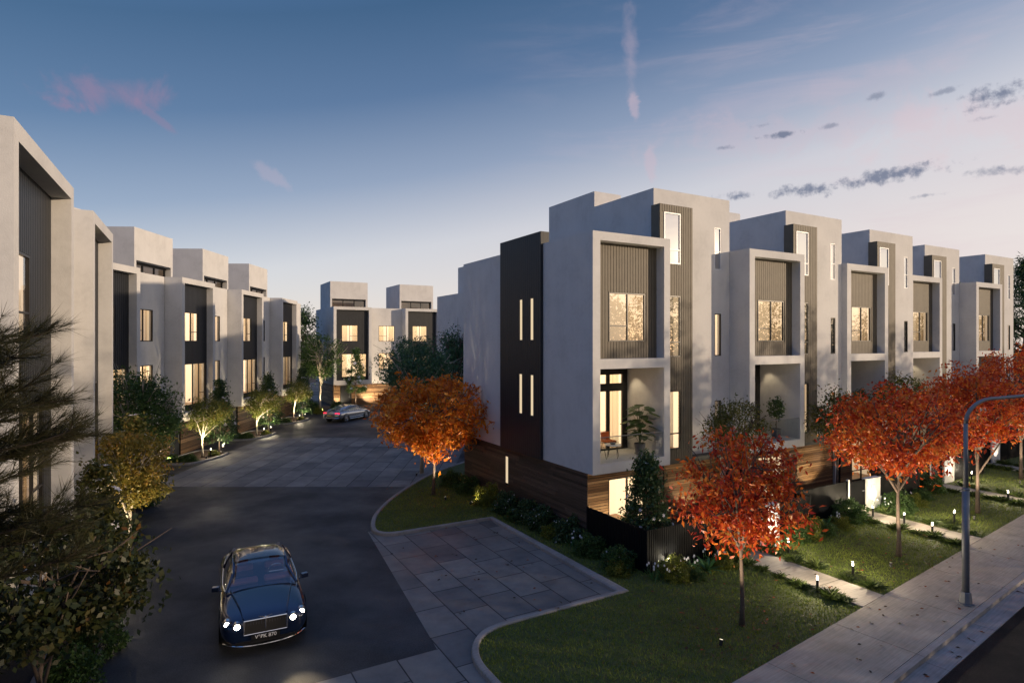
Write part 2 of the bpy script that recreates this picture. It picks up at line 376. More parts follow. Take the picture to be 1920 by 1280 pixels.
def slit(root, mp, a0, a1, z0, z1, c):
    f = MB(); fw = .035
    mbox(f, mp, a0, a0+fw, c-.014, c+.05, z0, z1); mbox(f, mp, a1-fw, a1, c-.014, c+.05, z0, z1)
    mbox(f, mp, a0+fw, a1-fw, c-.014, c+.05, z0, z0+fw); mbox(f, mp, a0+fw, a1-fw, c-.014, c+.05, z1-fw, z1)
    o = f.build('slit_window', M['clad'], root)
    g = MB(); mbox(g, mp, a0+fw, a1-fw, c+.01, c+.03, z0+fw, z1-fw)
    g.build('pane', M['slit'], o); return o
def battens(mb, mp, a0, a1, z0, z1, c, holes=(), pitch=.125, w=.105, proud=.022):
    n = max(1, int(round((a1-a0)/pitch))); pt = (a1-a0)/n
    for i in range(n):
        b0 = a0+pt*i+(pt-w*pt/pitch)/2; b1 = b0+w*pt/pitch; segs = [(z0, z1)]
        for h in holes:
            if h[1] > b0 and h[0] < b1:
                ns = []
                for (s0, s1) in segs:
                    if h[2] > s0: ns.append((s0, min(s1, h[2]-.01)))
                    if h[3] < s1: ns.append((max(s0, h[3]+.01), s1))
                segs = [q for q in ns if q[1]-q[0] > .02]
        for (s0, s1) in segs: mbox(mb, mp, b0, b1, c-proud, c+.004, s0, s1)
def boards(mb, mp, a0, a1, z0, z1, c, holes=(), h=.135, gap=.012, seed=1, thick=.025, lmin=1.2, lmax=3.2):
    r = random.Random(seed); n = max(1, int(round((z1-z0)/h))); ht = (z1-z0)/n
    for i in range(n):
        b, t = z0+ht*i+gap/2, z0+ht*(i+1)-gap/2
        cuts = [(a0, a1)]
        for hh in holes:
            if hh[3] > b and hh[2] < t:
                ns = []
                for (s0, s1) in cuts:
                    if hh[0] > s0: ns.append((s0, min(s1, hh[0])))
                    if hh[1] < s1: ns.append((max(s0, hh[1]), s1))
                cuts = [q for q in ns if q[1]-q[0] > .02]
        for (s0, s1) in cuts:
            a = s0
            while a < s1-.01:
                e = min(s1, a+r.uniform(lmin, lmax))
                if s1-e < .3: e = s1
                j = r.uniform(0, .004)
                mbox(mb, mp, a+.002, e-.002, c-thick-j, c, b, t); a = e
def house_a(k, u0, v0, label, spec):
    p = W(u0, v0); root = empty('townhouse', p, TH)
    tag(root, label, 'townhouse', 'townhouses along the footpath')
    w = MB()
    w.box(0, .32, 0, 10.27, 2.494, 10.74)
    w.box(3.24, 3.53, 0, 2.4, 2.494, 10.74)
    w.box(.32, 3.24, 0, .50, 10.44, 10.74)
    w.box(.32, 3.24, 0, 2.6, 6.06, 6.40)
    w.box(.32, 3.24, 0, 3.2, 2.494, 2.82)
    w.slab(3.66, 7.868, 2.494, 12.86, 1.0, 1.2, [(6.99,7.37,9.94,11.66),(6.99,7.37,6.41,8.14),(6.99,7.37,2.9,4.58),(3.70,4.67,9.88,11.94),(3.70,4.67,6.35,8.8),(3.70,4.67,2.84,5.2)])
    w.box(3.66, 3.86, 1.2, 4.675, 9.45, 12.858); w.box(7.66, 7.868, 1.2, 4.675, 0, 12.858)
    w.box(3.86, 7.66, 1.2, 4.675, 12.5, 12.855); w.box(3.86, 7.66, 4.45, 4.672, 9.4, 12.49)
    w.box(7.66, 7.868, 4.678, 10.26, 0, 10.74)
    w.box(3.664, 5.15, 4.679, 8.28, 9.44, 13.54)
    w.box(.32, 7.66, 10.05, 10.265, 0, 10.735)
    w.build('wall', M['wall'], root)
    rf = MB(); rf.box(.32, 3.66, .5, 10.05, 9.2, 9.42); rf.build('terrace_roof', M['grey_wall'], root)
    rf = MB(); rf.box(3.665, 7.66, 4.68, 10.05, 9.2, 9.42); rf.build('roof', M['grey_wall'], root)
    # side panel (only where the side is exposed)
    if k == 0:
        pn = MB(); hs = [(4.44,4.71,7.03,8.71),(3.6,3.88,7.03,8.71),(4.46,4.74,4.08,5.72),(3.6,3.87,4.08,5.72)]
        mp = side_map(-.10)
        pn.slab(3.09, 6.33, 2.50, 11.2, 0, .096, hs, mp); battens(pn, mp, 3.09, 6.33, 2.50, 11.2, 0, hs, .16, .145, .014)
        pn.box(.0, .27, 3.09, 6.33, 10.745, 11.2)
        pan = pn.build('side_panel', M['dark_clad'], root)
        for hh in hs: slit(root, mp, *hh, .0)
    # bay cladding
    hb = (1.0, 2.68, 7.0, 8.73)
    c = MB(); c.slab(.32, 3.24, 6.40, 10.44, .41, .49, [hb]); battens(c, FRONT, .32, 3.24, 6.40, 10.44, .41, [hb])
    c.build('cladding', M['clad'], root)
    window(root, FRONT, *hb, .40, [1.85], [(1.0, 1.85, 7.55)], spec['w2'], [(2.0, 2.72), (.93, 1.2)] if k != 2 else [(2.1, 2.75)], roomx=.55, depth=1.7, fw=.045, glass='sky_glass')
    # tower cladding strip
    hs = [(3.76,4.61,9.94,11.88),(3.76,4.61,6.41,8.74),(3.76,4.61,2.9,5.14)]
    s = MB(); s.slab(3.535, 5.25, 2.50, 12.17, .56, .64, hs); battens(s, FRONT, 3.535, 5.25, 2.50, 12.17, .56, hs)
    s.box(3.535, 3.60, .64, 1.0, 2.5, 12.17); s.box(5.19, 5.25, .64, .998, 2.5, 12.17); s.box(3.60, 5.19, .64, .998, 12.10, 12.17); s.box(3.6, 5.19, .64, .998, 2.5, 2.56)
    s.box(3.535, 3.655, 1.0, 1.25, 2.5, 9.4)
    s.build('tower_cladding', M['clad'], root)
    window(root, FRONT, *hs[0], .55, [], [(3.76, 4.61, 10.48)], spec['t3'], [], frame='white_metal', wall_t=.10, depth=2.6, roomx=.07, glass='mirror_glass')
    window(root, FRONT, *hs[1], .55, [], [(3.76, 4.61, 6.98)], spec['t2'], [(3.8, 4.3)], wall_t=.10, depth=2.2, roomx=.07, glass='sky_glass')
    window(root, FRONT, *hs[2], .55, [], [(3.76, 4.61, 3.5)], spec['t1'], [(3.78, 4.62)] if spec['t1'] == 'mid' else [], wall_t=.10, depth=2.2, roomx=.07)
    for (z0, z1, nm) in ((9.94,11.66,'n3'), (6.41,8.14,'n2'), (2.9,4.58,'n1')):
        window(root, FRONT, 6.99, 7.37, z0, z1, 1.02, [], [(6.99,7.37,z0+.75)] if nm == 'n3' else [], spec[nm], [], frame='white_metal' if nm == 'n3' else 'black', wall_t=.2, depth=1.3, fw=.035, name='narrow_window', glass='mirror_glass' if nm == 'n3' else 'sky_glass')
    sf = MB(); sf.box(3.54, 7.66, .60, 2.4, 2.33, 2.49); sf.build('entry_soffit', M['black'], root)
    # balcony: sliding door wall, balustrade
    d = MB(); z0, z1, c0 = 2.82, 6.06, 2.02
    for (a0, a1, b0, b1) in ((.32,3.24,5.72,6.06), (.32,3.24,5.08,5.38), (3.0,3.24,2.82,5.72), (.32,.42,2.82,5.72), (2.22,2.36,2.82,5.72), (1.1,1.22,2.82,5.72), (.32,3.24,2.82,2.88)):
        d.box(a0, a1, c0-.003*(a1-a0), c0+.08, b0, b1)
    do = d.build('sliding_door', M['black'], root)
    g = MB(); g.face([(.42,c0+.04,2.88),(3.0,c0+.04,2.88),(3.0,c0+.04,5.72),(.42,c0+.04,5.72)]); g.build('pane', M['glass'], do)
    room(do, FRONT, .33, 3.6, 2.83, 6.0, c0+.1, c0+3.0, spec['bal'])
    curtain(do, FRONT, 2.42, 3.02, 2.85, 5.9, c0+.25, 3+k)
    bs = MB(); bs.box(.33, 3.23, .055, .07, 2.84, 3.71); b = bs.build('balustrade', M['rail_glass'], root)
    rl = MB(); rl.box(.325, 3.235, .05, .075, 3.712, 3.735); rl.build('rail', M['pole'], b)
    # ground floor
    hw = (.94, 2.62, .15, 2.2)
    bk = MB(); bk.slab(.06, 3.5, 0, 2.494, .36, .44, [hw]); bk.box(.06, .12, .44, 10.2, 0, 2.494); bk.box(3.44, 3.5, .44, 1.35, 0, 2.33)
    bk.slab(3.5, 7.66, 0, 2.33, 1.33, 1.4, [(3.62,4.45,0,2.2)]); bk.build('base_wall', M['backing'], root)
    wd = MB(); boards(wd, FRONT, .035, 3.5, .02, 2.49, .36, [hw], seed=10+k, lmin=2.5, lmax=6, h=.098, gap=.02); boards(wd, FRONT, 4.5, 7.66, .02, 2.33, 1.33, [], seed=20+k, lmin=2.5, lmax=6, h=.098, gap=.02)
    boards(wd, lambda a, cc, z: (3.5+(.36-cc), a, z), .37, 1.3, .02, 2.33, .36, [], seed=30+k)
    wd.build('timber_cladding', M['wood'], root)
    window(root, FRONT, *hw, .36, [1.80], [(.94, 2.62, .62)], spec['g'], [(.98, 1.2)], wall_t=.1, depth=2.2, roomx=.5)
    if k == 0:
        sd = MB(); hs = [(5.83,6.13,.97,2.16)]; boards(sd, side_map(.06), .335, 10.2, .02, 2.49, 0, hs, seed=5, h=.10, gap=.007, thick=.03)
        sd.build('side_timber_cladding', M['dark_wood'], root); slit(root, side_map(.03), *hs[0], 0)
    dr = MB(); dr.box(3.64, 4.43, 1.36, 1.41, .02, 2.19); do = dr.build('front_door', M['dark_clad'], root)
    hd = MB(); hd.tube([(4.30,1.31,.8),(4.30,1.31,1.5)], .015); hd.build('handle', M['pole'], do)
    # roof terrace planter shows over the parapet
    return root
SP = [dict(w2='soft', t3='off', t2='mid', t1='bright', n3='off', n2='bright', n1='dim', bal='bright', g='bright'),
      dict(w2='mid', t3='dim', t2='dim', t1='mid', n3='soft', n2='off', n1='bright', bal='dim', g='mid'),
      dict(w2='soft', t3='dim', t2='off', t1='dim', n3='dim', n2='off', n1='off', bal='off', g='mid'),
      dict(w2='mid', t3='off', t2='off', t1='dim', n3='off', n2='off', n1='off', bal='mid', g='dim'),
      dict(w2='mid', t3='off', t2='off', t1='dim', n3='dim', n2='off', n1='off', bal='off', g='dim')]
UNITS = [(0, 0), (7.87, 0), (15.74, .73), (23.61, 1.86), (31.48, 1.93)]
LAB = ['end townhouse with a tall black ribbed panel on its blue-shaded side wall',
       'second townhouse from the parking bay end of the footpath terrace',
       'middle townhouse of the five along the footpath, a vase in its upper window',
       'fourth townhouse along the footpath, just before the last in the terrace',
       'farthest townhouse of the footpath terrace, beside the dark conifer']
for k, (u, v) in enumerate(UNITS): house_a(k, u, v, LAB[k], SP[k])
# vase in the middle unit's upper window
vs = MB(); q = W(15.74+1.45, .73+.75, 7.04)
vs.lathe([(.0,0),(.07,0),(.10,.10),(.08,.2),(.035,.27),(.04,.33)], 12); vs.box(-.42,.42,-.12,.12,-.04,-.001)
o = vs.build('vase', simple('brown_glaze', (.25,.10,.04), .3), None, smooth=True); o.location = q + Vector((0,0,.5)); o.rotation_euler.z = TH
tag(o, 'small brown vase on a shelf behind the upper window of the middle townhouse', 'vase')

def house_b(name_label, loc, rz, Wb, lits, group, base='wood', back=False, wshift=0.):
    root = empty('townhouse', loc, rz); tag(root, name_label, 'townhouse', group)
    Wt = 8.2 if Wb < 5 else 7.95
    w = MB(); m0 = 5.21+wshift; m1 = 7.05+wshift
    if m1 > Wt-.3: m1 = Wt-.3
    w.box(0, .3, 0, 9, 2.35, 10.74); w.box(Wb-.3, Wb, 0, 1.3, 2.35, 10.74)
    w.box(.3, Wb-.3, 0, .55, 10.42, 10.74); w.box(.3, Wb-.3, 0, .55, 2.35, 2.8)
    hm = [(m0,m1,7.0,8.76),(m0,m1,3.75,5.7)]
    w.slab(Wb, Wt, 2.35, 10.74, 1.0, 1.2, hm)
    w.box(Wt-.2, Wt, 1.2, 9, 0, 10.738); w.box(.3, Wt-.2, 8.8, 8.99, 0, 10.735)
    T0, T1, tv = .3, 4.5, 2.9
    w.box(T0, T1, tv, 8, 11.78, 13.7); w.box(T0, T0+.2, tv+.001, 8, 9.45, 11.78); w.box(T1-.22, T1, tv+.001, tv+.5, 9.45, 11.78); w.box(T0+.2, T1, 7.7, 7.99, 9.45, 11.78)
    w.build('wall', M['wall'], root)
    rf = MB(); rf.box(.3, Wb-.3, .55, 8.8, 9.2, 9.44); rf.build('terrace_roof', M['grey_wall'], root)
    rf = MB(); rf.box(Wb-.29, Wt-.2, 1.32, 8.8, 9.2, 9.44); rf.build('roof', M['grey_wall'], root)
    rf = MB(); rf.prism([(.3,.02),(Wb-.3,.02),(Wb-.3,1.02),(Wt-.01,1.02),(Wt-.01,1.9),(.3,1.9)], 2.28, 2.345); rf.build('soffit', M['grey_wall'], root)
    cx = (Wb-4.12)/2
    hp = [(.94+cx*.5,2.69+cx*.5,7.0,8.77),(.94+cx*.4,3.63+cx*.9,3.11,5.66)]
    c = MB(); c.slab(.3, Wb-.3, 2.8, 10.42, .41, .5, hp); battens(c, FRONT, .3, Wb-.3, 2.8, 10.42, .41, hp, .15, .128, .02)
    c.build('cladding', M['dark_clad'], root)
    a, b = hp[0][:2]; mid = (a+b)/2
    window(root, FRONT, *hp[0], .40, [mid], [(mid, b, 7.58)], lits[0], [(a+.05, a+.65), (b-.6, b)], roomx=.3)
    a, b = hp[1][:2]
    window(root, FRONT, *hp[1], .40, [a+(b-a)*.41, a+(b-a)*.70], [(a+(b-a)*.70, b, 3.8)], lits[1], [(a+.02, a+.6), (b-.8, b)], roomx=.3, depth=2.0)
    mid = (m0+m1)/2
    window(root, FRONT, *hm[0], 1.02, [mid], [(m0, mid, 7.6)], lits[2], [(m0+.05, m0+.65), (m1-.6, m1)], wall_t=.2)
    window(root, FRONT, *hm[1], 1.02, [mid], [(m0, mid, 4.35)], lits[3], [(m0+.05, m0+.75), (m1-.5, m1)], wall_t=.2)
    # roof terrace glazing
    t = MB()
    for x in (T0+.2, T0+1.45, T0+2.7, T1-.32): t.box(x, x+.09, tv+.35, tv+.45, 9.45, 11.78)
    t.box(T0+.2, T1-.22, tv+.3, tv+.5, 11.6, 11.775); t.box(T0+.2, T1-.22, tv+.04, tv+.2, 11.68, 11.777)
    to = t.build('terrace_door', M['black'], root)
    g = MB(); g.face([(T0+.2,tv+.4,9.45),(T1-.22,tv+.4,9.45),(T1-.22,tv+.4,11.7),(T0+.2,tv+.4,11.7)]); g.build('pane', M['glass'], to)
    room(to, FRONT, T0+.21, T1-.05, 9.46, 11.6, tv+.55, tv+3, 'off')
    # base
    bk = MB(); bk.slab(.3, Wt-.2, 0, 2.3, 1.23, 1.3, [(1.0,2.2,0,2.15)]); bk.box(.3, .36, 1.3, 8.8, 0, 2.3); bk.build('base_wall', M['backing'], root)
    wd = MB(); boards(wd, FRONT, .28, Wt-.2, .02, 2.27, 1.23, [(.98,2.22,0,2.2)], seed=len(name_label), lmin=2, lmax=5, h=.11, gap=.022)
    boards(wd, side_map(.3), 1.23, 8.8, .02, 2.27, 0, [], seed=3)
    wd.build('timber_cladding', M['wood'], root)
    d = MB(); d.box(1.05, 2.15, 1.28, 1.34, .02, 2.12); do = d.build('front_door', M['dark_clad'], root)
    hd = MB(); hd.tube([(2.0,1.24,.8),(2.0,1.24,1.5)], .015); hd.build('handle', M['pole'], do)
    return root
# lane terrace on the left (faces +X)
LR = math.radians(92.06)
lanes = ['pale lane townhouse nearest the tall dark-leaved tree, half hidden by the big front block',
         'lane townhouse showing an abstract picture through its lit first floor window',
         'lane townhouse second from the far end of the left terrace, tower above its bay',
         'last lane townhouse at the far end of the left terrace']
for k, lab in enumerate(lanes):
    y = 26.25+8.25*k; x = -18.85-.30*k
    h = house_b(lab, (x, y, 0), LR, 4.12, [('soft','bright','mid','bright'),('bright','bright','soft','mid'),('soft','bright','off','dim'),('bright','soft','dim','dim')][k], 'townhouses on the left of the lane')
# picture inside the second lane house
def picture():
    t = empty('wall_picture', (0,0,0)); tag(t, 'large dark framed abstract picture seen through the lit lane window', 'picture')
    m, nt, out = newmat('abstract_ink')
    tc = nd(nt, 'ShaderNodeTexCoord'); n = nd(nt, 'ShaderNodeTexNoise', {'Vector': tc.outputs['Object'], 'Scale': 3.2, 'Detail': 3., 'Distortion': 1.6})
    r = ramp(nt, n.outputs['Fac'], [(.40,(.02,.02,.02)),(.47,(.7,.6,.42)),(.55,(.75,.66,.5)),(.58,(.05,.04,.04)),(.66,(.7,.6,.45))])
    p = nd(nt, 'ShaderNodeBsdfPrincipled', {'Base Color': r.outputs[0], 'Roughness': .6}); nt.links.new(p.outputs[0], out.inputs[0])
    c = MB(); c.box(0,1.25,0,.02,0,1.2); c.build('canvas', m, t)
    f = MB(); f.box(-.05,0,-.02,.03,-.05,1.25); f.box(1.25,1.3,-.02,.03,-.05,1.25); f.box(0,1.25,-.02,.03,-.05,0); f.box(0,1.25,-.02,.03,1.2,1.25); f.build('frame', M['black'], t)
    return t
pc = picture()
_a = Vector((math.cos(LR), math.sin(LR), 0)); _b = Vector((-math.sin(LR), math.cos(LR), 0))
pc.location = Vector((-19.15, 34.5, 0)) + _a*2.0 + _b*2.33 + Vector((0,0,3.75)); pc.rotation_euler.z = LR
# near left block (two houses)
NR = math.atan2(.886, -.463)
house_b('big front left townhouse cut by the picture edge, behind the pine branches', (-8.3, 9.9, 0), NR, 5.24, ('soft','mid','mid','mid'), 'two large townhouses at the near left')
house_b('second large townhouse on the near left, beyond the one cut by the picture edge', (-11.98, 17.0, 0), NR, 4.29, ('mid','mid','mid','mid'), 'two large townhouses at the near left')
# houses closing the end of the lane
p = W(2.56, 48.4); house_b('end of lane townhouse with its dark bay on show behind the silver car', p, TH, 4.12, ('bright','bright','bright','bright'), 'townhouses closing the lane')
p = W(10.5, 48.2); house_b('end of lane townhouse half covered by the green trees beside the end house', p, TH, 4.12, ('bright','mid','dim','dim'), 'townhouses closing the lane')
# rear house behind the end townhouse
rh = empty('townhouse', W(7.0, 20.0), TH); tag(rh, 'rear townhouse whose blank shaded side shows between the trees and the end townhouse', 'townhouse')
w = MB(); w.box(0, 7.5, 0, 10.5, 0, 10.74); w.box(.6, 5, 2.5, 7.6, 10.741, 12.9); w.build('wall', M['wall'], rh)
w = MB(); w.box(-.12, -.004, 2.0, 5.0, 2.5, 11.3); w.box(0, .25, 2.0, 5.0, 10.745, 11.3); battens(w, side_map(-.12), 2.0, 5.0, 2.5, 11.3, 0, [], .16, .145, .014); w.build('side_panel', M['dark_clad'], rh)
w = MB(); boards(w, side_map(0), .0, 10.5, .02, 2.4, -.002, [], seed=8, h=.11); w.build('timber_cladding', M['dark_wood'], rh)
# ---------------------------------------------------------------- ground
def sheet(name, poly, z, mat, loc=(0,0,0), rz=0., kind='structure'):
    mb = MB()
    for tri in tessellate_polygon([[Vector((p[0], p[1], 0)) for p in poly]]): mb.face([(poly[i][0], poly[i][1], 0) for i in tri])
    o = mb.build(name, mat); o.location = (loc[0], loc[1], z); o.rotation_euler.z = rz; o['kind'] = kind; return o
def uvsheet(name, poly, z, mat): return sheet(name, poly, z, mat, (OO.x, OO.y, 0), TH)
def stsheet(name, poly, z, mat): # local x=s, y=-d
    return sheet(name, [(s, -d) for s, d in poly], z, mat, (0,0,0), math.atan2(.591,.807))
def smooth_path(pts, n=6):
    pts = [Vector((p[0], p[1], 0)) for p in pts]; out = []
    for i in range(len(pts)-1):
        p0 = pts[max(i-1,0)]; p1 = pts[i]; p2 = pts[i+1]; p3 = pts[min(i+2, len(pts)-1)]
        for k in range(n):
            t = k/n; out.append(.5*((2*p1)+(p2-p0)*t+(2*p0-5*p1+4*p2-p3)*t*t+(3*p1-p0-3*p2+p3)*t**3))
    out.append(pts[-1]); return [(p.x, p.y) for p in out]
def kerb(name, path, w, z0, z1, mat, loc, rz, side=1):
    mb = MB(); P = [Vector((p[0], p[1], 0)) for p in path]; N = []
    for i, p in enumerate(P):
        d = (P[min(i+1,len(P)-1)]-P[max(i-1,0)]).normalized(); nrm = Vector((-d.y, d.x, 0))*side
        if 0 < i < len(P)-1:
            d1 = (P[i]-P[i-1]).normalized(); c = max(.5, d.dot(d1)); nrm = nrm/c
        N.append(nrm)
    b = .035; pr = [(0,z0),(0,z1-b),(b*.4,z1-b*.3),(b,z1),(w-b,z1),(w-b*.4,z1-b*.3),(w,z1-b),(w,z0)]
    rows = [[(p+n*o).xy.to_3d()+Vector((0,0,z)) for o, z in pr] for p, n in zip(P, N)]
    for i in range(len(rows)-1):
        for j in range(len(pr)-1): mb.face([rows[i][j], rows[i+1][j], rows[i+1][j+1], rows[i][j+1]])
    mb.face(rows[0]); mb.face(rows[-1])
    o = mb.build(name, mat); o.location = (loc[0], loc[1], 0); o.rotation_euler.z = rz; o['kind'] = 'structure'; return o
sheet('ground', [(-400,-200),(400,-200),(400,700),(-400,700)], -.09, M['soil'])
sheet('driveway', [(-34,-16.0),(12,17.68),(12,110),(-34,110)], 0, M['asphalt'])
sheet('paved_driveway', [(-17.6,28.65),(-3.2,28.65),(-3.2,43.3),(-18.1,43.3)], .004, M['paver_field'])
FE = lambda u: -7.50+.1146*u      # inner edge of the footpath in (u, v)
kp1 = [(-5.6,-9.6),(-6.2,-8.2),(-6.6,-6.6),(-6.66,-5.2),(-6.60,-4.4),(-6.34,-3.8),(-5.9,-3.38),(-5.4,-3.22),(-4.9,-3.18)]
kp2 = [(-5.1,4.62),(-5.5,4.70),(-5.8,4.95),(-5.93,5.4),(-5.73,6.3),(-5.16,7.6),(-3.82,9.6),(-1.83,11.9),(-.6,13.1),(.6,14.0),(3.0,15.4),(7,16.5)]
kp = smooth_path(kp1)+[(-1.59,-3.18),(-1.5,4.61)]+smooth_path(kp2)
uvsheet('paved_parking_bay', [(-7.05,-3.42),(-6.05,5.6),(-1.3,5.6),(-1.3,-3.42)], .004, M['paver'])
uvsheet('paved_crossing', [(-12.5,-3.426),(-5.0,-3.426),(-5.0,-9.5),(-12.5,-11)], .008, M['paver'])
def kerb_poly(lo=.12): return kp
lawn_a = kp + [(7,10.4),(.3,10.3),(.2,.4),(3.32,.4),(3.32,FE(3.32)),(-5.0,FE(-5.0))]
ZL = .07
uvsheet('lawn_ground', lawn_a, ZL, M['lawn'])
kerb('kerb', kp, .17, -.05, .125, M['kerb'], (OO.x, OO.y), TH, side=-1)
LAWNS = [lawn_a]
paths = []
for k, (u0, v0) in enumerate(UNITS):
    pu0, pu1 = u0+3.35, u0+4.55; vt = v0-1.8
    pa = [(pu0,FE(pu0)),(pu1,FE(pu1)),(pu1,vt),(pu0,vt)]
    # slabs with open joints
    mb = MB(); n = 4; v = FE(pu0)+.05; L = (vt-v)/n
    for i in range(n):
        a = v+L*i+.008; b = v+L*(i+1)-.008
        x0 = (FE(pu0), FE(pu1)) if i == 0 else (a, a)
        q = [(pu0,x0[0]+.01),(pu1,x0[1]+.01),(pu1,b),(pu0,b)]
        mb.prism(q, .02, .10)
    o = mb.build('garden_path', M['footpath']); o.location = (OO.x, OO.y, 0); o.rotation_euler.z = TH; o['kind'] = 'structure'; paths.append(pa)
    nx = UNITS[k+1][0]+3.35 if k < 4 else u0+3.35+9
    nv = UNITS[k+1][1] if k < 4 else v0
    lw = [(pu1+.02,FE(pu1)),(nx-.02,FE(nx)),(nx-.02,nv-1.9),(pu1+.02,v0-1.9)]
    uvsheet('lawn_ground', lw, ZL, M['lawn']); LAWNS.append(lw)
    uvsheet('garden_soil', [(u0,v0-2.6),(u0+7.87,v0-2.6),(u0+7.87,v0+1.4),(u0,v0+1.4)], .062, M['soil'])
# street: footpath, kerb, gutter, road
mb = MB(); s = -6.
while s < 75:
    mb.prism([(s+.007,7.08),(s+2.993,7.08),(s+2.993,5.325),(s+.007,5.325)], .0, .095); s += 3.
for i in range(len(mb.v)): x, y, z = mb.v[i]; mb.v[i] = (x, y, z)
o = mb.build('footpath', M['footpath']); o.rotation_euler.z = math.atan2(.591,.807); o['kind'] = 'structure'
mb = MB(); s = -6.
while s < 75:
    mb.box(s+.006, s+2.994, 5.16, 5.315, -.05, .093); mb.box(s+.006, s+2.994, 4.70, 5.158, -.05, -.012); s += 3.
o = mb.build('street_kerb', M['kerb']); o.rotation_euler.z = math.atan2(.591,.807); o['kind'] = 'structure'
stsheet('road', [(-60,-4.69),(140,-4.69),(140,5.5),(-60,5.5)], -.016, M['road'])
stsheet('far_verge', [(-60,5.5),(140,5.5),(140,60),(-60,60)], .02, M['lawn'])
# left garden beds with kerbs
BEDS = []
def bed(pts, nm='garden_bed'):
    P = smooth_path(pts+[pts[0]], 5)[:-1]
    sheet('garden_soil', P, .075, M['soil'])
    kerb('kerb', P+[P[0]], .14, -.02, .12, M['kerb'], (0,0), 0, side=1); BEDS.append(P)
for k in range(4):
    y = 33.5-8.25+8.25*k; x = -.3*k
    bed([(-20.2+.3+x,y),(-18.3+x+.3,y+.15),(-17.75+x+.3,y+1.4),(-17.6+x+.3,y+2.9),(-17.9+x+.3,y+3.7),(-19.9+x+.3,y+4.2)])
bed([(-14.9,21.5),(-13.2,19.5),(-12.3,18.5),(-11.95,17.6),(-12.3,16.9),(-12.7,17.3),(-14.6,20.9)])
bed([(-10.9,15.8),(-9.3,13.2),(-7.6,10.2),(-6.6,8.2),(-7.4,7.6),(-8.3,9.4),(-9.7,12.2),(-11.4,15.6)])
sheet('garden_soil', [(-25,58),(-17,59.2),(-12.5,60.4),(-12.3,64),(-25,64)], .05, M['soil'])
# ---------------------------------------------------------------- fences and gates
def slat_fence(name, pts, z1, label, group=None, cat='fence', z0=.05):
    mb = MB()
    root = empty(name, (OO.x, OO.y, 0), TH); tag(root, label, cat, group)
    for (p, q) in zip(pts[:-1], pts[1:]):
        p = Vector((*p, 0)); q = Vector((*q, 0)); d = (q-p); n = int(d.length/.075); d.normalize(); nr = Vector((-d.y, d.x, 0))
        for i in range(n):
            c = p+d*((i+.5)*(q-p).length/n)+Vector((0,0,(z0+z1)/2)); mb.obox(c, d, nr, Vector((0,0,1)), .024, .018, (z1-z0)/2)
        mb.obox((p+q)/2+nr*.03+Vector((0,0,(z0+z1)/2-.02)), d, nr, Vector((0,0,1)), (q-p).length/2-.002, .008, (z1-z0)/2-.04)
    mb.build('slat_panel', M['fence'], root)
    for pp in pts:
        m2 = MB(); m2.box(pp[0]-.035, pp[0]+.035, pp[1]-.035, pp[1]+.035, 0, z1+.015); m2.build('post', M['fence'], root)
    return root
slat_fence('slat_fence', [(.02,.30),(.02,-2.62),(4.36,-2.62)], 1.36, 'charcoal slat fence wrapping the corner yard of the end townhouse', 'charcoal slat fences')
ordn = ['end', 'second', 'middle', 'fourth', 'farthest']
for k, (u0, v0) in enumerate(UNITS):
    if k == 0: pst, pa, pb, vv = 4.42, 5.55, 6.22, -2.45
    else: pst, pa, pb, vv = 3.53, 4.72, 5.66, -1.9
    V = v0+vv
    o = MB(); o.box(u0+pst-.05, u0+pst+.05, V-.05, V+.05, .0, 1.42); o = o.build('gate_post', M['white_pillar']); o.location = (OO.x, OO.y, 0); o.rotation_euler.z = TH
    tag(o, 'slim white gate post at the entry of the %s townhouse' % ordn[k], 'post', 'white gate posts')
    o = MB(); o.box(u0+pa, u0+pb, V-.11, V+.11, .0, 1.30); o.box(u0+pa-.012, u0+pb+.012, V-.125, V+.125, 1.302, 1.335); o.box(u0+pa+.25, u0+pa+.52, V-.135, V-.11, .95, 1.06); o = o.build('entry_pillar', M['white_pillar']); o.location = (OO.x, OO.y, 0); o.rotation_euler.z = TH
    tag(o, 'wide white rendered entry pillar lit at the %s townhouse gate' % ordn[k], 'pillar', 'white entry pillars')
    g = slat_fence('slat_gate', [(u0+pst+.10,V),(u0+pa-.06,V)], 1.30, 'charcoal slat gate closing the entry of the %s townhouse' % ordn[k], 'charcoal slat gates', 'gate', .1)
    h = MB(); h.box(u0+pa-.25, u0+pa-.12, V-.06, V-.025, .85, .88); h.build('handle', M['pole'], g)
    if k < 4:
        u1, v1 = UNITS[k+1]; V1 = v1-1.9
        slat_fence('slat_fence', [(u0+pb+.04,V),(u1+1.0,V if k == 0 else V),(u1+1.0,V1),(u1+3.44,V1)] if k != 0 else [(u0+pb+.04,V),(u1+.2,V),(u1+.2,V1),(u1+3.44,V1)], 1.36,
            'charcoal slat fence between the %s and %s townhouse gates' % (ordn[k], ordn[k+1]), 'charcoal slat fences')
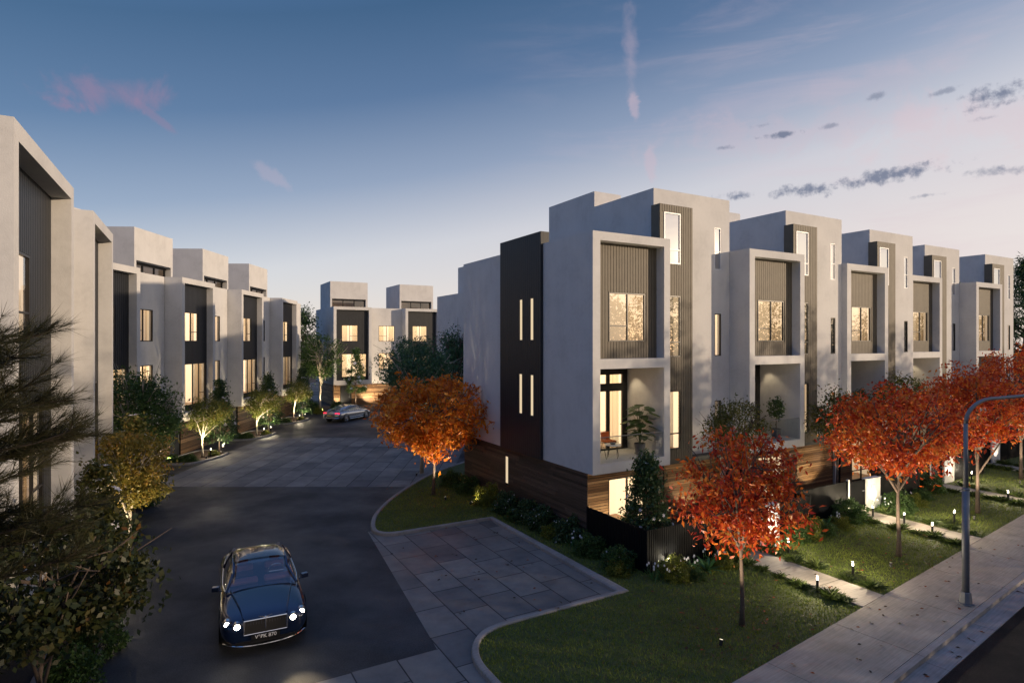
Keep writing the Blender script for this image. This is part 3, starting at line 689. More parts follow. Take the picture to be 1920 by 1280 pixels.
# ---------------------------------------------------------------- street lamp
lp = empty('street_lamp', (11.95, 15.65, .095)); tag(lp, 'tall grey curved-arm street lamp standing on the footpath by the kerb', 'street lamp')
ax = (DV*.62+SV*.78).normalized()
m = MB(); m.tube([(0,0,.30),(0,0,3.0)], [.086,.086], 14); m.tube([(0,0,3.0),(0,0,3.06)], [.094,.07], 14); m.tube([(0,0,3.05),(0,0,4.75)], [.060,.050], 14); m.build('pole', M['pole'], lp, smooth=True)
m = MB(); pts = [Vector((0,0,4.75))]
for i in range(1, 9):
    t = i/8*math.radians(80); pts.append(Vector((ax.x*(.75*(1-math.cos(t))), ax.y*(.75*(1-math.cos(t))), 4.75+.66*math.sin(t))))
e = pts[-1]; pts += [e+Vector((ax.x*.9,ax.y*.9,.08)), e+Vector((ax.x*2.0,ax.y*2.0,.14))]
m.tube(pts, [.048]*8+[.045,.042,.040], 12); m.build('arm', M['pole'], lp, smooth=True)
m = MB(); hd = e+Vector((ax.x*2.25,ax.y*2.25,.15)); ay = Vector((-ax.y, ax.x, 0))
m.obox(hd, Vector((ax.x,ax.y,0)).normalized(), ay.normalized(), Vector((0,0,1)), .33, .13, .05); m.build('lamp_head', M['pole'], lp)
m = MB(); m.lathe([(.20,0),(.20,.03),(.15,.035),(.12,.32),(.098,.33)], 8); 
for t in range(4): a = t*PI/2+.6; m.lathe([(.022,.03),(.022,.055),(0,.055)], 8, (.165*math.cos(a),.165*math.sin(a),0))
m.build('base_flange', M['pole'], lp)
# ---------------------------------------------------------------- lamps in the gardens
LG = 5.
def pt_light(loc, power, col=(1.,.82,.56), rad=.012, parent=None):
    l = bpy.data.lights.new('lamp_light', 'POINT'); l.energy = power*LG; l.color = col; l.shadow_soft_size = rad
    o = bpy.data.objects.new('lamp_light', l); COL.objects.link(o); o.location = loc
    if parent: o.parent = parent
    return o
def spot(loc, to, power, ang=70, col=(1.,.78,.48), rad=.05, blend=.6, parent=None):
    l = bpy.data.lights.new('spot_light', 'SPOT'); l.energy = power*LG; l.color = col; l.shadow_soft_size = rad
    l.spot_size = math.radians(ang); l.spot_blend = blend
    o = bpy.data.objects.new('spot_light', l); COL.objects.link(o); o.location = loc
    d = Vector(to)-Vector(loc); o.rotation_euler = d.to_track_quat('-Z', 'Y').to_euler()
    return o
def bollard(loc, label, power=9., h=.46, grp='bollard lights along the garden paths'):
    r = empty('bollard_light', loc); tag(r, label, 'bollard light', grp)
    m = MB(); m.lathe([(.06,0),(.06,.01),(.036,.012),(.036,h-.12),(0,h-.12)], 12); m.build('post', M['black'], r)
    m = MB(); m.lathe([(0,h-.118),(.028,h-.118),(.028,h-.03),(0,h-.03)], 12); m.build('lens', M['lamp'], r)
    m = MB(); m.lathe([(0,h-.029),(.038,h-.029),(.038,h),(0,h)], 12); m.build('cap', M['black'], r)
    for i in range(3): 
        pass
    pt_light((0,0,h+.035), power, parent=r, rad=.012)
    return r
bl = [((8.44,16.42), 'bollard light on the near edge of the corner path, closest to the footpath'),
      ((10.01,17.45), 'bollard light on the lawn edge just beyond the corner path, near the maple'),
      ((9.07,19.50), 'bollard light hidden in red leaves where the corner path meets its gate'),
      ((14.27,23.49), 'bollard light at the gate end of the second path, on its near edge'),
      ((14.90,22.57), 'bollard light behind the second maple trunk beside the second path'),
      ((15.03,21.25), 'bollard light on the near edge of the second path, by the grass clumps'),
      ((16.97,22.80), 'bollard light on the far edge of the second path, beside the lamp pole'),
      ((21.56,25.82), 'bollard light on the near edge of the third path, right of the lamp pole'),
      ((22.9,29.6), 'bollard light at the gate of the third path, beneath the red crowns'),
      ((24.6,28.2), 'bollard light on the far edge of the third path at the picture edge')]
for (x, y), lab in bl: bollard((x, y, .08), lab, 19.)
for (x, y, lab) in [(-12.55,18.75,'bollard light under the golden tree by the rounded kerb end'), (-17.75,28.3,'bollard light beside the flowering magnolia at the first lane bed'),
      (-18.2,35.9,'bollard light in the first lane bed with a white-trunked tree'), (-18.0,37.0,'bollard light at the tip of the first lane bed by the dark magnolia'),
      (-18.45,44.2,'bollard light in the second lane bed before the timber wall'), (-18.35,45.2,'bollard light at the tip of the second lane bed'),
      (-18.7,52.3,'bollard light in the farthest lane bed by the white trunk'), (-18.6,53.4,'bollard light at the tip of the farthest lane bed')]:
    bollard((x, y, .08), lab, 11., .5, 'bollard lights in the lane beds')
def ground_spot(loc, to, label, power, ang=80, grp='ground spotlights', col=(1.,.78,.48)):
    r = empty('ground_spotlight', loc); tag(r, label, 'spotlight', grp)
    d = (Vector(to)-Vector(loc)).normalized(); a = d.orthogonal().normalized(); 
    m = MB(); c = Vector((0,0,.10)); m.tube([c-d*.07, c+d*.06], [.04,.045], 12); m.tube([(0,0,0),(0,0,.09)], .010, 6); m.build('housing', M['black'], r)
    m = MB(); m.tube([c+d*.056, c+d*.064], [.038,.038], 12); m.build('lens', M['lamp_dim'], r)
    s = spot(c+d*.09, c+d, power, ang, rad=.04, col=col); s.parent = r
    return r
p = W(.85,-2.95,.07); ground_spot(p, p+Vector((-.30,.5,1.0)), 'ground spotlight aimed up the charcoal fence corner above a lime bush', 9, 95, col=(1,.9,.72))
p = W(6.9,-2.8,.07); ground_spot(p, p+Vector((-.3,.5,1.0)), 'ground spotlight washing the fence right of the first entry pillar', 2.5, 95, col=(1,.9,.72))
p = W(9.8,-2.35,.07); ground_spot(p, p+Vector((-.3,.5,1.0)), 'ground spotlight washing the second fence behind the flax plant', 2.2, 95, col=(1,.9,.72))
p = W(14.2,-1.6,.07); ground_spot(p, p+Vector((-.2,.5,1.0)), 'ground spotlight beyond the second entry pillar', 2.5, 95, col=(1,.9,.72))
for k, (u0, v0) in enumerate(UNITS[:4]):
    pa = 5.85 if k == 0 else 5.2; vv = -2.45 if k == 0 else -1.9
    p = W(u0+pa-.1, v0+vv-.55, .07); ground_spot(p, p+Vector((LV.x*.5, LV.y*.5, .9)), 'ground spotlight aimed at the %s entry pillar' % ordn[k], 7, 80, col=(1,.88,.68))
p = W(.45,-.35,.06); ground_spot(p, W(.5,.3,1.6), 'ground spotlight grazing the timber corner behind the yard fence', 36, 100)
p = Vector((-1.75,25.2,.07)); ground_spot(p, (-.6,25.6,.9), 'ground spotlight lighting the yellow green shrub by the dark timber wall', 12, 80)
p = W(5.6,.2,.06); ground_spot(p, W(5.9,1.3,1.6), 'ground spotlight washing the timber wall behind the nearest maple', 30, 100)
p = W(13.4,.2,.06); ground_spot(p, W(13.6,1.3,1.6), 'ground spotlight washing the timber wall of the second townhouse', 40, 100)
def fence_light(u, v, label, power):
    r = empty('fence_light', W(u, v, .34), TH); tag(r, label, 'fence light', 'small lights on the fence foot')
    m = MB(); m.box(-.05,.05,-.035,.0,-.02,.10); m.box(-.06,.06,-.07,.0,.10,.115); m.build('housing', M['black'], r)
    m = MB(); m.box(-.04,.04,-.042,-.036,.0,.085); m.build('lens', M['lamp'], r)
    pt_light((0,-.10,.05), power, parent=r, rad=.012, col=(1.,.88,.64))
fence_light(.78, -2.665, 'small fence light glowing above the lime bush at the corner fence', 3.2)
fence_light(7.15, -2.50, 'small fence light glowing behind the round lime bush in the first garden bed', 3.2)
fence_light(13.9, -1.95, 'small fence light on the fence right of the second entry pillar', 3.2)
for k in range(3):
    y = 33.0+8.25*k; x = -19.9-.3*k
    ground_spot((x+.45,y+.9,.08), (x-.6,y+1.6,1.5), 'ground spotlight washing the timber wall behind the %s lane bed' % ('nearest','middle','farthest')[k], 110, 110)
p = W(6.6,48.3,.06); ground_spot(p, W(7.0,49.6,1.6), 'ground spotlight washing the timber wall at the end of the lane', 130, 110)
p = W(3.2,48.6,.06); ground_spot(p, W(3.6,49.6,1.4), 'ground spotlight by the entry door at the end of the lane', 60, 110)
# ---------------------------------------------------------------- balcony things
def wire_chair(loc, rz, label):
    r = empty('wire_chair', loc, rz); tag(r, label, 'chair', 'balcony chairs')
    m = MB()
    for i in range(7):
        y = -.24+.08*i; m.tube([(.24,y,.42),(-.2,y*.9,.38),(-.30,y*.95,.78)], .006, 5)
    for (x, z, w) in ((.24,.42,.26),(.02,.40,.25),(-.2,.385,.235),(-.25,.58,.24),(-.30,.78,.235)): m.tube([(x,-w,z),(x,w,z)], .008, 5)
    m.build('wire_shell', M['black'], r)
    for x, y in ((.2,.22),(.2,-.22),(-.18,.2),(-.18,-.2)):
        m = MB(); m.tube([(x*.8,y*.9,.40),(x*1.2,y*1.1,0)], .009, 6); m.build('leg', M['black'], r)
    return r
bf = 2.83
wire_chair(W(.75,.75,bf), TH+.3, 'black wire chair at the left end of the corner balcony')
ch = wire_chair(W(1.85,1.45,bf), TH-1.5, 'black wire chair with an orange cushion by the balcony door')
cu = MB(); cu.box(-.21,.21,-.21,.21,.425,.50); cu.box(-.24,-.17,-.2,.2,.5,.78); cu = cu.build('cushion', M['cushion']); cu.location = W(1.85,1.45,bf); cu.rotation_euler.z = TH-1.5
b = cu.modifiers.new('bev', 'BEVEL'); b.width = .03; b.segments = 3
tag(cu, 'orange cushion lying in the wire chair on the corner balcony', 'cushion')
t = empty('side_table', W(1.45,.72,bf)); tag(t, 'small round white table with thin wire legs on the corner balcony', 'table')
m = MB(); m.lathe([(0,.45),(.30,.45),(.31,.465),(.30,.48),(0,.48)], 24); m.build('table_top', M['white_top'], t)
for i in range(4): a = i*PI/2+.5; m = MB(); m.tube([(.2*math.cos(a),.2*math.sin(a),.45),(.26*math.cos(a),.26*math.sin(a),0)], .008, 6); m.build('leg', M['black'], t)
m = MB(); m.lathe([(0,.5),(.08,.49),(.12,.54),(.115,.545),(.07,.50),(0,.5)], 16); m = m.build('bowl', M['pole'], None, smooth=True); m.location = W(1.45,.72,bf-.008); tag(m, 'small bowl on the round white balcony table', 'bowl')
# balcony downlights (lit: their cones show on the walls)
for k, pw in ((0,9),(1,7),(3,9)):
    u0, v0 = UNITS[k]; r = empty('downlight', W(u0+2.75, v0+1.7, 6.055)); tag(r, 'small downlight in the %s balcony ceiling' % ('corner','second','fourth')[(0,1,9,2)[k]], 'downlight', 'balcony downlights')
    m = MB(); m.lathe([(0,-.012),(.04,-.012),(.05,-.002),(.05,0)], 14); m.build('housing', M['black'], r)
    s = spot((0,0,-.03), (.35,-.15,-1.2), pw, 75, rad=.03); s.parent = r
# ---------------------------------------------------------------- cars
def loft(mb, secs):
    base = len(mb.v); n = len(secs[0])
    for s in secs: mb.v += s
    for i in range(len(secs)-1):
        for j in range(n):
            a = base+i*n+j; b = base+i*n+(j+1) % n
            mb.f.append((a, b, b+n, a+n)); mb.m.append(mb.k)
    mb.f.append(tuple(base+j for j in range(n))[::-1]); mb.m.append(mb.k)
    mb.f.append(tuple(base+(len(secs)-1)*n+j for j in range(n))); mb.m.append(mb.k)
def subsurf(o, l=2):
    m = o.modifiers.new('sub', 'SUBSURF'); m.levels = l; m.render_levels = l; return o
def carpaint(name, col, rough=.22, metal=.55):
    m, nt, out = newmat(name)
    p = nd(nt, 'ShaderNodeBsdfPrincipled', {'Base Color': (*col, 1), 'Roughness': rough, 'Metallic': metal, 'Coat Weight': 1., 'Coat Roughness': .03})
    nt.links.new(p.outputs[0], out.inputs[0]); return m
M['chrome'] = simple('chrome', (.7,.7,.72), .12, metal=1.)
M['tyre'] = simple('tyre_rubber', (.012,.012,.012), .8)
M['rim'] = simple('alloy_rim', (.55,.56,.58), .22, metal=.9)
M['car_glass'] = glass_mat('tinted_glass', (.62,.66,.72), 1.5, .01, .13)
M['lens'] = simple('lamp_housing', (.25,.25,.26), .1, metal=.6)
M['leather'] = simple('rose_leather', (.25,.095,.10), .6)
M['grille'] = simple('grille_mesh', (.045,.04,.034), .4, metal=.6)
def body_sec(x, w, zb, zs, zc, h=None):
    hp = [(0,zb),(w*.80,zb),(w*.955,zb+.09),(w,(zb*.55+zs*.45)),(w*.985,zs-.10),(w*.91,zs-.015),(w*.72,zs+(zc-zs)*.35),(w*.38,zc-.012),(0,zc)]
    L = [(x,-y,z) for y, z in hp[1:-1]][::-1]
    return [(x,y,z) for y, z in hp]+L
def make_car(name, loc, rz, label, secs, gh, roofr, paint, wheels, wr=.345, W2=.96, lamps_on=True):
    r = empty(name, loc, rz); tag(r, label, 'car', None)
    m = MB(); loft(m, [body_sec(*s) for s in secs]); b = subsurf(m.build('body', paint, r, smooth=True), 2)
    # greenhouse
    def gsec(x, wb, zb, wt, zt):
        hp = [(wb,zb),(wb*.55+wt*.47,(zb+zt)/2+.02),(wt,zt-.07),(wt*.82,zt-.012),(0,zt)]
        return [(x,y,z) for y, z in hp]+[(x,-y,z) for y, z in hp[:-1]][::-1]
    G = [gsec(*g) for g in gh]
    m = MB(); base = 0; n = len(G[0])
    for s in G: m.v += s
    for i in range(len(G)-1):
        for j in range(n-1):
            a = i*n+j; m.f.append((a, a+1, a+1+n, a+n)); m.m.append(0)
    subsurf(m.build('windows', M['car_glass'], r, smooth=True), 2)
    # roof skin and pillars
    m = MB(); rs = [g for g in gh if roofr[0]-.001 <= g[0] <= roofr[1]+.001]; R = []
    for (x, wb, zb, wt, zt) in rs:
        hp = [(wt*1.012,zt-.068),(wt*.835,zt-.004),(0,zt+.010)]
        R.append([(x,y,z) for y, z in hp]+[(x,-y,z) for y, z in hp[:-1]][::-1])
    n = len(R[0])
    for s in R: m.v += s
    for i in range(len(R)-1):
        for j in range(n-1): a = i*n+j; m.f.append((a, a+1, a+1+n, a+n)); m.m.append(0)
    subsurf(m.build('roof', paint, r, smooth=True), 2)
    m = MB()
    for sg in (-1, 1):
        fr = [(g[0], sg*(g[3]*1.0), g[4]-.066) for g in gh]; fb = [(g[0], sg*(g[1]*1.005), g[2]+.01) for g in gh]
        i1 = max(i for i, g in enumerate(gh) if g[0] <= roofr[1]+.001); i0 = min(i for i, g in enumerate(gh) if g[0] >= roofr[0]-.001)
        im = (i0+i1)//2
        for P_, rd in (([fb[-1]]+[fr[i] for i in range(len(fr)-2, i1-1, -1)], .035), ([fb[0]]+[fr[i] for i in range(1, i0+1)], .05), ([fb[im], (gh[im][0], sg*gh[im][3]*1.01, gh[im][4]-.06)], .035)):
            m = MB(); m.tube(P_, rd, 6); m.build('pillar', paint, r)
    m = MB()
    for sg in (-1, 1): m.tube([(g[0], sg*(g[1]*1.012), g[2]+.012) for g in gh], .012, 6)
    for sg in (-1, 1): m.tube([(g[0], sg*(g[3]*1.02), g[4]-.085) for g in gh[1:-1]], .010, 6)
    m.build('window_trim', M['chrome'], r)
    for x in wheels:
        for sg in (-1, 1):
            y = sg*(W2-.13)
            t = MB(); t.lathe([(wr*.70,-.11),(wr*.93,-.115),(wr,-.08),(wr,.08),(wr*.93,.115),(wr*.70,.11)], 26, (x,y,wr), 'y'); w = t.build('wheel', M['tyre'], r, smooth=True)
            t = MB(); t.lathe([(wr*.72,.10*sg),(wr*.66,.118*sg),(wr*.60,.09*sg),(wr*.58,.03*sg)], 26, (x,y,wr), 'y')
            for q in range(5):
                a = q*2*PI/5+.3; d = Vector((math.cos(a),0,math.sin(a))); t.obox(Vector((x,y+sg*.095,wr))+d*wr*.32, d, Vector((0,1,0)), d.cross(Vector((0,1,0))), wr*.33, .014, .035)
            t.lathe([(0,.125*sg),(.06,.12*sg),(.06,.08*sg)], 12, (x,y,wr), 'y'); t.build('rim', M['rim'], w)
            t = MB(); t.lathe([(wr*1.13,.132*sg-.02*sg),(wr*1.04,.126*sg-.02*sg),(0,.10*sg-.03*sg)], 26, (x,y+sg*.012,wr+.01), 'y'); t.build('wheel_arch', M['tyre'], r)
    return r
secA = [(-2.46,.62,.50,.70,.80),(-2.38,.82,.36,.82,.92),(-2.1,.93,.27,.90,.99),(-1.5,.965,.24,.93,1.0),(-.6,.955,.22,.92,.96),(.3,.955,.22,.91,.96),(.95,.96,.22,.90,.985),(1.45,.965,.24,.875,.955),(1.95,.95,.26,.835,.905),(2.22,.90,.25,.795,.86),(2.36,.80,.24,.73,.795),(2.42,.66,.28,.62,.66)]
ghA = [(-2.0,.66,.95,.52,.99),(-1.45,.78,.93,.58,1.24),(-.85,.84,.925,.61,1.37),(-.3,.855,.92,.62,1.41),(.12,.86,.92,.62,1.39),(.45,.86,.92,.63,1.26),(1.02,.80,.93,.70,.985)]
CA = carpaint('midnight_blue_paint', (.006,.018,.055), .2, .4)
rzA = math.atan2(-.90, .44)
cA = make_car('saloon_car', (-6.62, 15.58, 0), rzA, 'dark blue luxury car with its headlights on, driving towards the viewer', secA, ghA, (-1.45,.12), CA, (1.46,-1.42))
def carpart(root, name, fn, mat, parent=None, smooth=False):
    m = MB(); fn(m); return m.build(name, mat, parent or root, smooth=smooth)
carpart(cA, 'grille', lambda m: (m.obox((2.405,0,.62), Vector((.97,0,.22)).normalized(), Vector((0,1,0)), Vector((-.22,0,.97)).normalized(), .02,.43,.135)), M['grille'])
def gr(m):
    for s in (-1,1): m.tube([(2.435,s*.45,.48),(2.40,s*.45,.765)], .016, 6)
    m.tube([(2.44,0,.47),(2.40,0,.765)], .014, 6); m.tube([(2.40,-.45,.765),(2.40,.45,.765)], .016, 6); m.tube([(2.44,-.45,.475),(2.44,.45,.475)], .012, 6)
    for i in range(16):
        y = -.42+.056*i; m.tube([(2.432,y,.49),(2.402,y,.76)], .004, 4)
carpart(cA, 'grille_surround', gr, M['chrome'])
def em(m):
    m.lathe([(0,.806),(.022,.803),(.026,.79),(0,.785)], 10, (2.38,0,.0))
    for s in (-1,1): m.face([(2.385,s*.02,.80),(2.372,s*.14,.825),(2.372,s*.15,.812),(2.385,s*.02,.785)]); m.face([(2.385,s*.02,.792),(2.372,s*.12,.806),(2.385,s*.02,.78)])
carpart(cA, 'emblem', em, M['chrome'])
for s in (-1, 1):
    for (y, z, rr, x) in ((.585,.665,.088,2.36),(.79,.715,.078,2.24)):
        h = MB(); h.tube([(x-.08,s*y,z),(x+.035,s*y,z)], [rr*1.2,rr*1.12], 18); h = h.build('headlight', M['chrome'], cA)
        g = MB(); g.lathe([(0,.014),(rr*.62,.008),(rr*.75,-.01)], 16, (0,0,0)); g = g.build('bulb', M['head'], h); g.location = (x+.037, s*y, z); g.rotation_euler = (0, PI/2, 0)
    carpart(cA, 'fog_lamp', lambda m: m.tube([(2.30,s*.70,.50),(2.37,s*.70,.50)], [.05,.05], 12), M['lens'])
    def mir(m): m.obox((.80,s*1.02,1.0), Vector((1,s*.25,0)).normalized(), Vector((-s*.25,1,0)).normalized(), Vector((0,0,1)), .06,.085,.055); m.tube([(.82,s*.88,.93),(.81,s*.97,.97)], .022, 6)
    mo = carpart(cA, 'wing_mirror', mir, CA); bb = mo.modifiers.new('b','BEVEL'); bb.width = .04; bb.segments = 3
    carpart(cA, 'bonnet_crease', lambda m: m.tube([(.98,s*.70,.972),(1.5,s*.60,.965),(2.0,s*.51,.915),(2.34,s*.46,.80)], .013, 6), CA)
    sp = spot((2.5,s*.6,.66), (7,s*.6,.1), 22, 50, rad=.06); sp.parent = cA
carpart(cA, 'bumper', lambda m: (m.tube([(2.47-.33*abs(math.sin(a))**3.2, .87*math.sin(a), .225+.015*abs(math.sin(a))) for a in [(-1+i/14)*PI/2 for i in range(29)]], .018, 8)), M['chrome'])
carpart(cA, 'air_intake', lambda m: (m.box(2.38,2.436,-.62,.62,.265,.33), [m.box(2.437,2.442,-.62+.05*i,-.60+.05*i,.27,.325) for i in range(25)]), M['black'])
pl = carpart(cA, 'number_plate', lambda m: m.box(2.43,2.462,-.30,.30,.352,.452), M['black'])
def text(body, size, mat, parent, name='lettering'):
    c = bpy.data.curves.new(name, 'FONT'); c.body = body; c.size = size; c.align_x = 'CENTER'; c.align_y = 'CENTER'; c.extrude = .002
    o = bpy.data.objects.new(name, c); COL.objects.link(o)
    dg = bpy.context.evaluated_depsgraph_get(); me = bpy.data.meshes.new_from_object(o.evaluated_get(dg))
    bpy.data.objects.remove(o); me.materials.clear(); me.materials.append(mat)
    o = bpy.data.objects.new(name, me); COL.objects.link(o); o.parent = parent; return o
M['plate_white'] = simple('plate_white', (.8,.8,.8), .5)
tx = text('V\u00b0PK 870', .115, M['plate_white'], pl); tx.location = (2.4655, 0, .40); tx.rotation_euler = (PI/2, 0, PI/2)
# interior: seats, wheel, dash
for s in (-1, 1):
    def seat(m): m.box(-.45,-.30,s*.38-.24,s*.38+.24,.5,1.10); m.box(-.42,-.32,s*.38-.12,s*.38+.12,1.12,1.27)
    so = carpart(cA, 'seat', seat, M['leather']); bb = so.modifiers.new('b','BEVEL'); bb.width = .05; bb.segments = 3
da = carpart(cA, 'dashboard', lambda m: (m.obox((.58,.40,1.0),Vector((1,0,0)),Vector((0,1,0)),Vector((0,0,1)),.14,.33,.05), m.obox((.58,-.40,1.0),Vector((1,0,0)),Vector((0,1,0)),Vector((0,0,1)),.14,.33,.05)), M['leather'])
bb = da.modifiers.new('b','BEVEL'); bb.width = .045; bb.segments = 3
def swheel(m):
    P = [Vector((.28+.06*math.sin(a), .38+.19*math.cos(a), 1.06+.18*math.sin(a))) for a in [2*PI*i/20 for i in range(21)]]; m.tube(P, .016, 6); m.tube([(.34,.2,1.06),(.34,.56,1.06)], .018, 6)
carpart(cA, 'steering_wheel', swheel, M['rim'])
# silver car at the end of the lane (seen from behind, heading away to the right)
secB = [(-2.46,.55,.52,.62,.70),(-2.40,.80,.34,.78,.86),(-2.15,.92,.26,.87,.95),(-1.5,.965,.22,.92,1.0),(-.6,.96,.2,.89,.95),(.3,.955,.2,.87,.93),(1.0,.955,.2,.85,.93),(1.5,.96,.22,.83,.90),(2.0,.93,.24,.75,.81),(2.3,.82,.28,.66,.71),(2.46,.6,.36,.54,.56)]
ghB = [(-2.1,.62,.93,.50,.97),(-1.6,.72,.92,.55,1.14),(-1.0,.80,.91,.59,1.30),(-.3,.845,.90,.61,1.385),(.2,.85,.89,.61,1.37),(.6,.84,.89,.62,1.22),(1.12,.78,.90,.68,.945)]
CB = carpaint('silver_grey_paint', (.42,.43,.45), .2, .75)
cB = make_car('saloon_car', (-14.75, 53.4, 0), math.atan2(.93,.37), 'silver grey fastback car at the far end of the lane, tail lights glowing', secB, ghB, (-1.6,.2), CB, (1.45,-1.45))
for s in (-1, 1):
    h = carpart(cB, 'tail_light', lambda m: m.obox((-2.30,s*.64,.80), Vector((1,s*-.35,.1)).normalized(), Vector((s*.35,1,0)).normalized(), Vector((0,0,1)), .05,.20,.05), M['tail'])
    carpart(cB, 'side_sill', lambda m: m.tube([(-1.0,s*.955,.24),(1.0,s*.955,.24)], .03, 6), M['chrome'])
    carpart(cB, 'side_trim', lambda m: m.tube([(-1.0,s*.975,.40),(1.0,s*.972,.40)], .018, 6), M['chrome'])
    carpart(cB, 'wing_mirror', lambda m: m.obox((.9,s*1.03,.98), Vector((1,0,0)), Vector((0,1,0)), Vector((0,0,1)), .06,.09,.06), CB)
carpart(cB, 'number_plate', lambda m: m.box(-2.475,-2.44,-.26,.26,.55,.66), simple('yellow_plate', (.55,.38,.12), .5))
carpart(cB, 'bumper', lambda m: m.tube([(-2.30,-.82,.42),(-2.47,-.5,.40),(-2.49,0,.40),(-2.47,.5,.40),(-2.30,.82,.42)], .035, 8), M['chrome'])
# ---------------------------------------------------------------- vegetation
def leaf_quads(P, size, rng, droop=.0, aspect=.42, up=None):
    N = len(P); d = rng.normal(size=(N,3)); d[:,2] -= droop; d /= np.linalg.norm(d, axis=1)[:,None]
    r = rng.normal(size=(N,3)); s = np.cross(d, r); s /= np.linalg.norm(s, axis=1)[:,None]+1e-9; n = np.cross(d, s)
    L = size*rng.uniform(.65,1.25,N)[:,None]; Wd = L*aspect*.5
    v = np.empty((N,4,3)); v[:,0] = P; v[:,1] = P+d*L*.45+s*Wd+n*Wd*.35; v[:,2] = P+d*L-n*L*.08; v[:,3] = P+d*L*.45-s*Wd+n*Wd*.35
    return v
def tree(name, loc, label, cat='tree', H=5., trunk=1.6, tr=.06, r=(1.6,1.6,1.5), cz=3.2, nl=9, ncl=90, per=55, cr=.38, lsize=.13, leaf='red', bark='bark', seed=1, shape='ball', reject=None, droop=.4, group=None, lean=(0,0), flowers=0, fsize=.12, aspect=.42, off=(0,0), lobes=0):
    rng = np.random.default_rng(seed); rr = random.Random(seed)
    root = empty(name, loc); tag(root, label, cat, group)
    m = MB(); top = Vector((lean[0]+off[0]*.6, lean[1]+off[1]*.6, cz+r[2]*.35)); tp = []
    for i in range(8):
        t = i/7; tp.append(Vector((lean[0]*t*t+off[0]*.6*t*t+rr.uniform(-1,1)*.03*t*3, lean[1]*t*t+off[1]*.6*t*t+rr.uniform(-1,1)*.03*t*3, t*top.z)))
    m.tube(tp, [tr*(1.25 if i == 0 else 1-.75*i/7) for i in range(8)], 8)
    C = Vector((off[0], off[1], cz)); ends = []
    def inside(p): return True if reject is None else not reject(root.location+p)
    for i in range(nl):
        h = trunk+(top.z-trunk)*rr.uniform(0, .85); t = h/top.z; b = Vector(tp[min(6,int(t*7))]).lerp(tp[min(7,int(t*7)+1)], t*7-int(t*7))
        a = i*2.4+rr.uniform(-.5,.5); el = rr.uniform(-.25,.9)
        if shape == 'cone':
            f = 1-max(0,(h-trunk)/(cz+r[2]-trunk)); e = b+Vector((math.cos(a),math.sin(a),.3))*r[0]*f*.8
        else: e = C+Vector((math.cos(a)*r[0]*math.cos(el)*.8, math.sin(a)*r[1]*math.cos(el)*.8, r[2]*math.sin(el)*.85))
        if not inside(e): continue
        mid = b.lerp(e,.5)+Vector((rr.uniform(-.1,.1),rr.uniform(-.1,.1),.08*r[0]))
        m.tube([b,mid,e], [tr*.55,tr*.36,tr*.14], 5); ends.append(e)
        for q in range(3):
            e2 = e+Vector((rr.uniform(-1,1)*r[0],rr.uniform(-1,1)*r[1],rr.uniform(-.5,1)*r[2]))*.38
            if inside(e2): m.tube([mid.lerp(e,.5),mid.lerp(e2,.6)+Vector((0,0,.05)),e2], [tr*.28,tr*.18,tr*.07], 4)
    m.build('trunk', M[bark], root, smooth=True)
    # clusters through the crown
    cl = []; lob = [(rng.normal(size=3)) for _ in range(max(lobes, 1))]
    lob = [l/np.linalg.norm(l) for l in lob]
    while len(cl) < ncl:
        if shape == 'cone':
            z = rng.uniform(0,1)**1.25; rad = (1-z)**.8*rng.uniform(.35,1.0)**.5*(1 if z > .08 else .8); a = rng.uniform(0,2*PI)
            p = np.array([off[0]+r[0]*rad*math.cos(a), off[1]+r[1]*rad*math.sin(a), cz-r[2]+2*r[2]*z])
        else:
            d = rng.normal(size=3); d /= np.linalg.norm(d)
            k = rng.uniform(.25,1)**.45
            if lobes: k *= .40+.66*max(float(np.dot(d,l)) for l in lob)
            if d[2] < -.55: k *= .8
            k *= rng.uniform(.88,1.1)
            p = np.array([off[0],off[1],cz])+d*k*np.array(r)
        if reject is not None and reject(root.location+Vector(p)): continue
        cl.append(p)
    P = []; S = []
    for p in cl:
        c = cr*rng.uniform(.6,1.3); n = int(per*rng.uniform(.6,1.4)); q = rng.normal(size=(n,3))*c*np.array([.55,.55,.38])+p; P.append(q)
    P = np.concatenate(P)
    if reject is not None:
        keep = [not reject(root.location+Vector(q)) for q in P]; P = P[np.array(keep)]
    np_mesh('crown', leaf_quads(P, lsize, rng, droop, aspect), 4, M[leaf], root)
    if flowers:
        m = MB()
        for i in range(flowers):
            p = Vector(cl[rng.integers(len(cl))]); dr = (p-Vector((off[0],off[1],cz-.2))); dr.z = abs(dr.z)*.6; p = p+dr.normalized()*cr*.75
            ax = dr.normalized(); a1 = ax.orthogonal().normalized(); a2 = ax.cross(a1)
            for q in range(6):
                t = q*PI/3+i; d = a1*math.cos(t)+a2*math.sin(t); s = ax.cross(d)
                m.face([p, p+d*fsize*.5+s*fsize*.22+ax*fsize*.2, p+d*fsize+ax*fsize*.12, p+d*fsize*.5-s*fsize*.22+ax*fsize*.2])
        m.build('blossom', M['petal'], root)
    return root
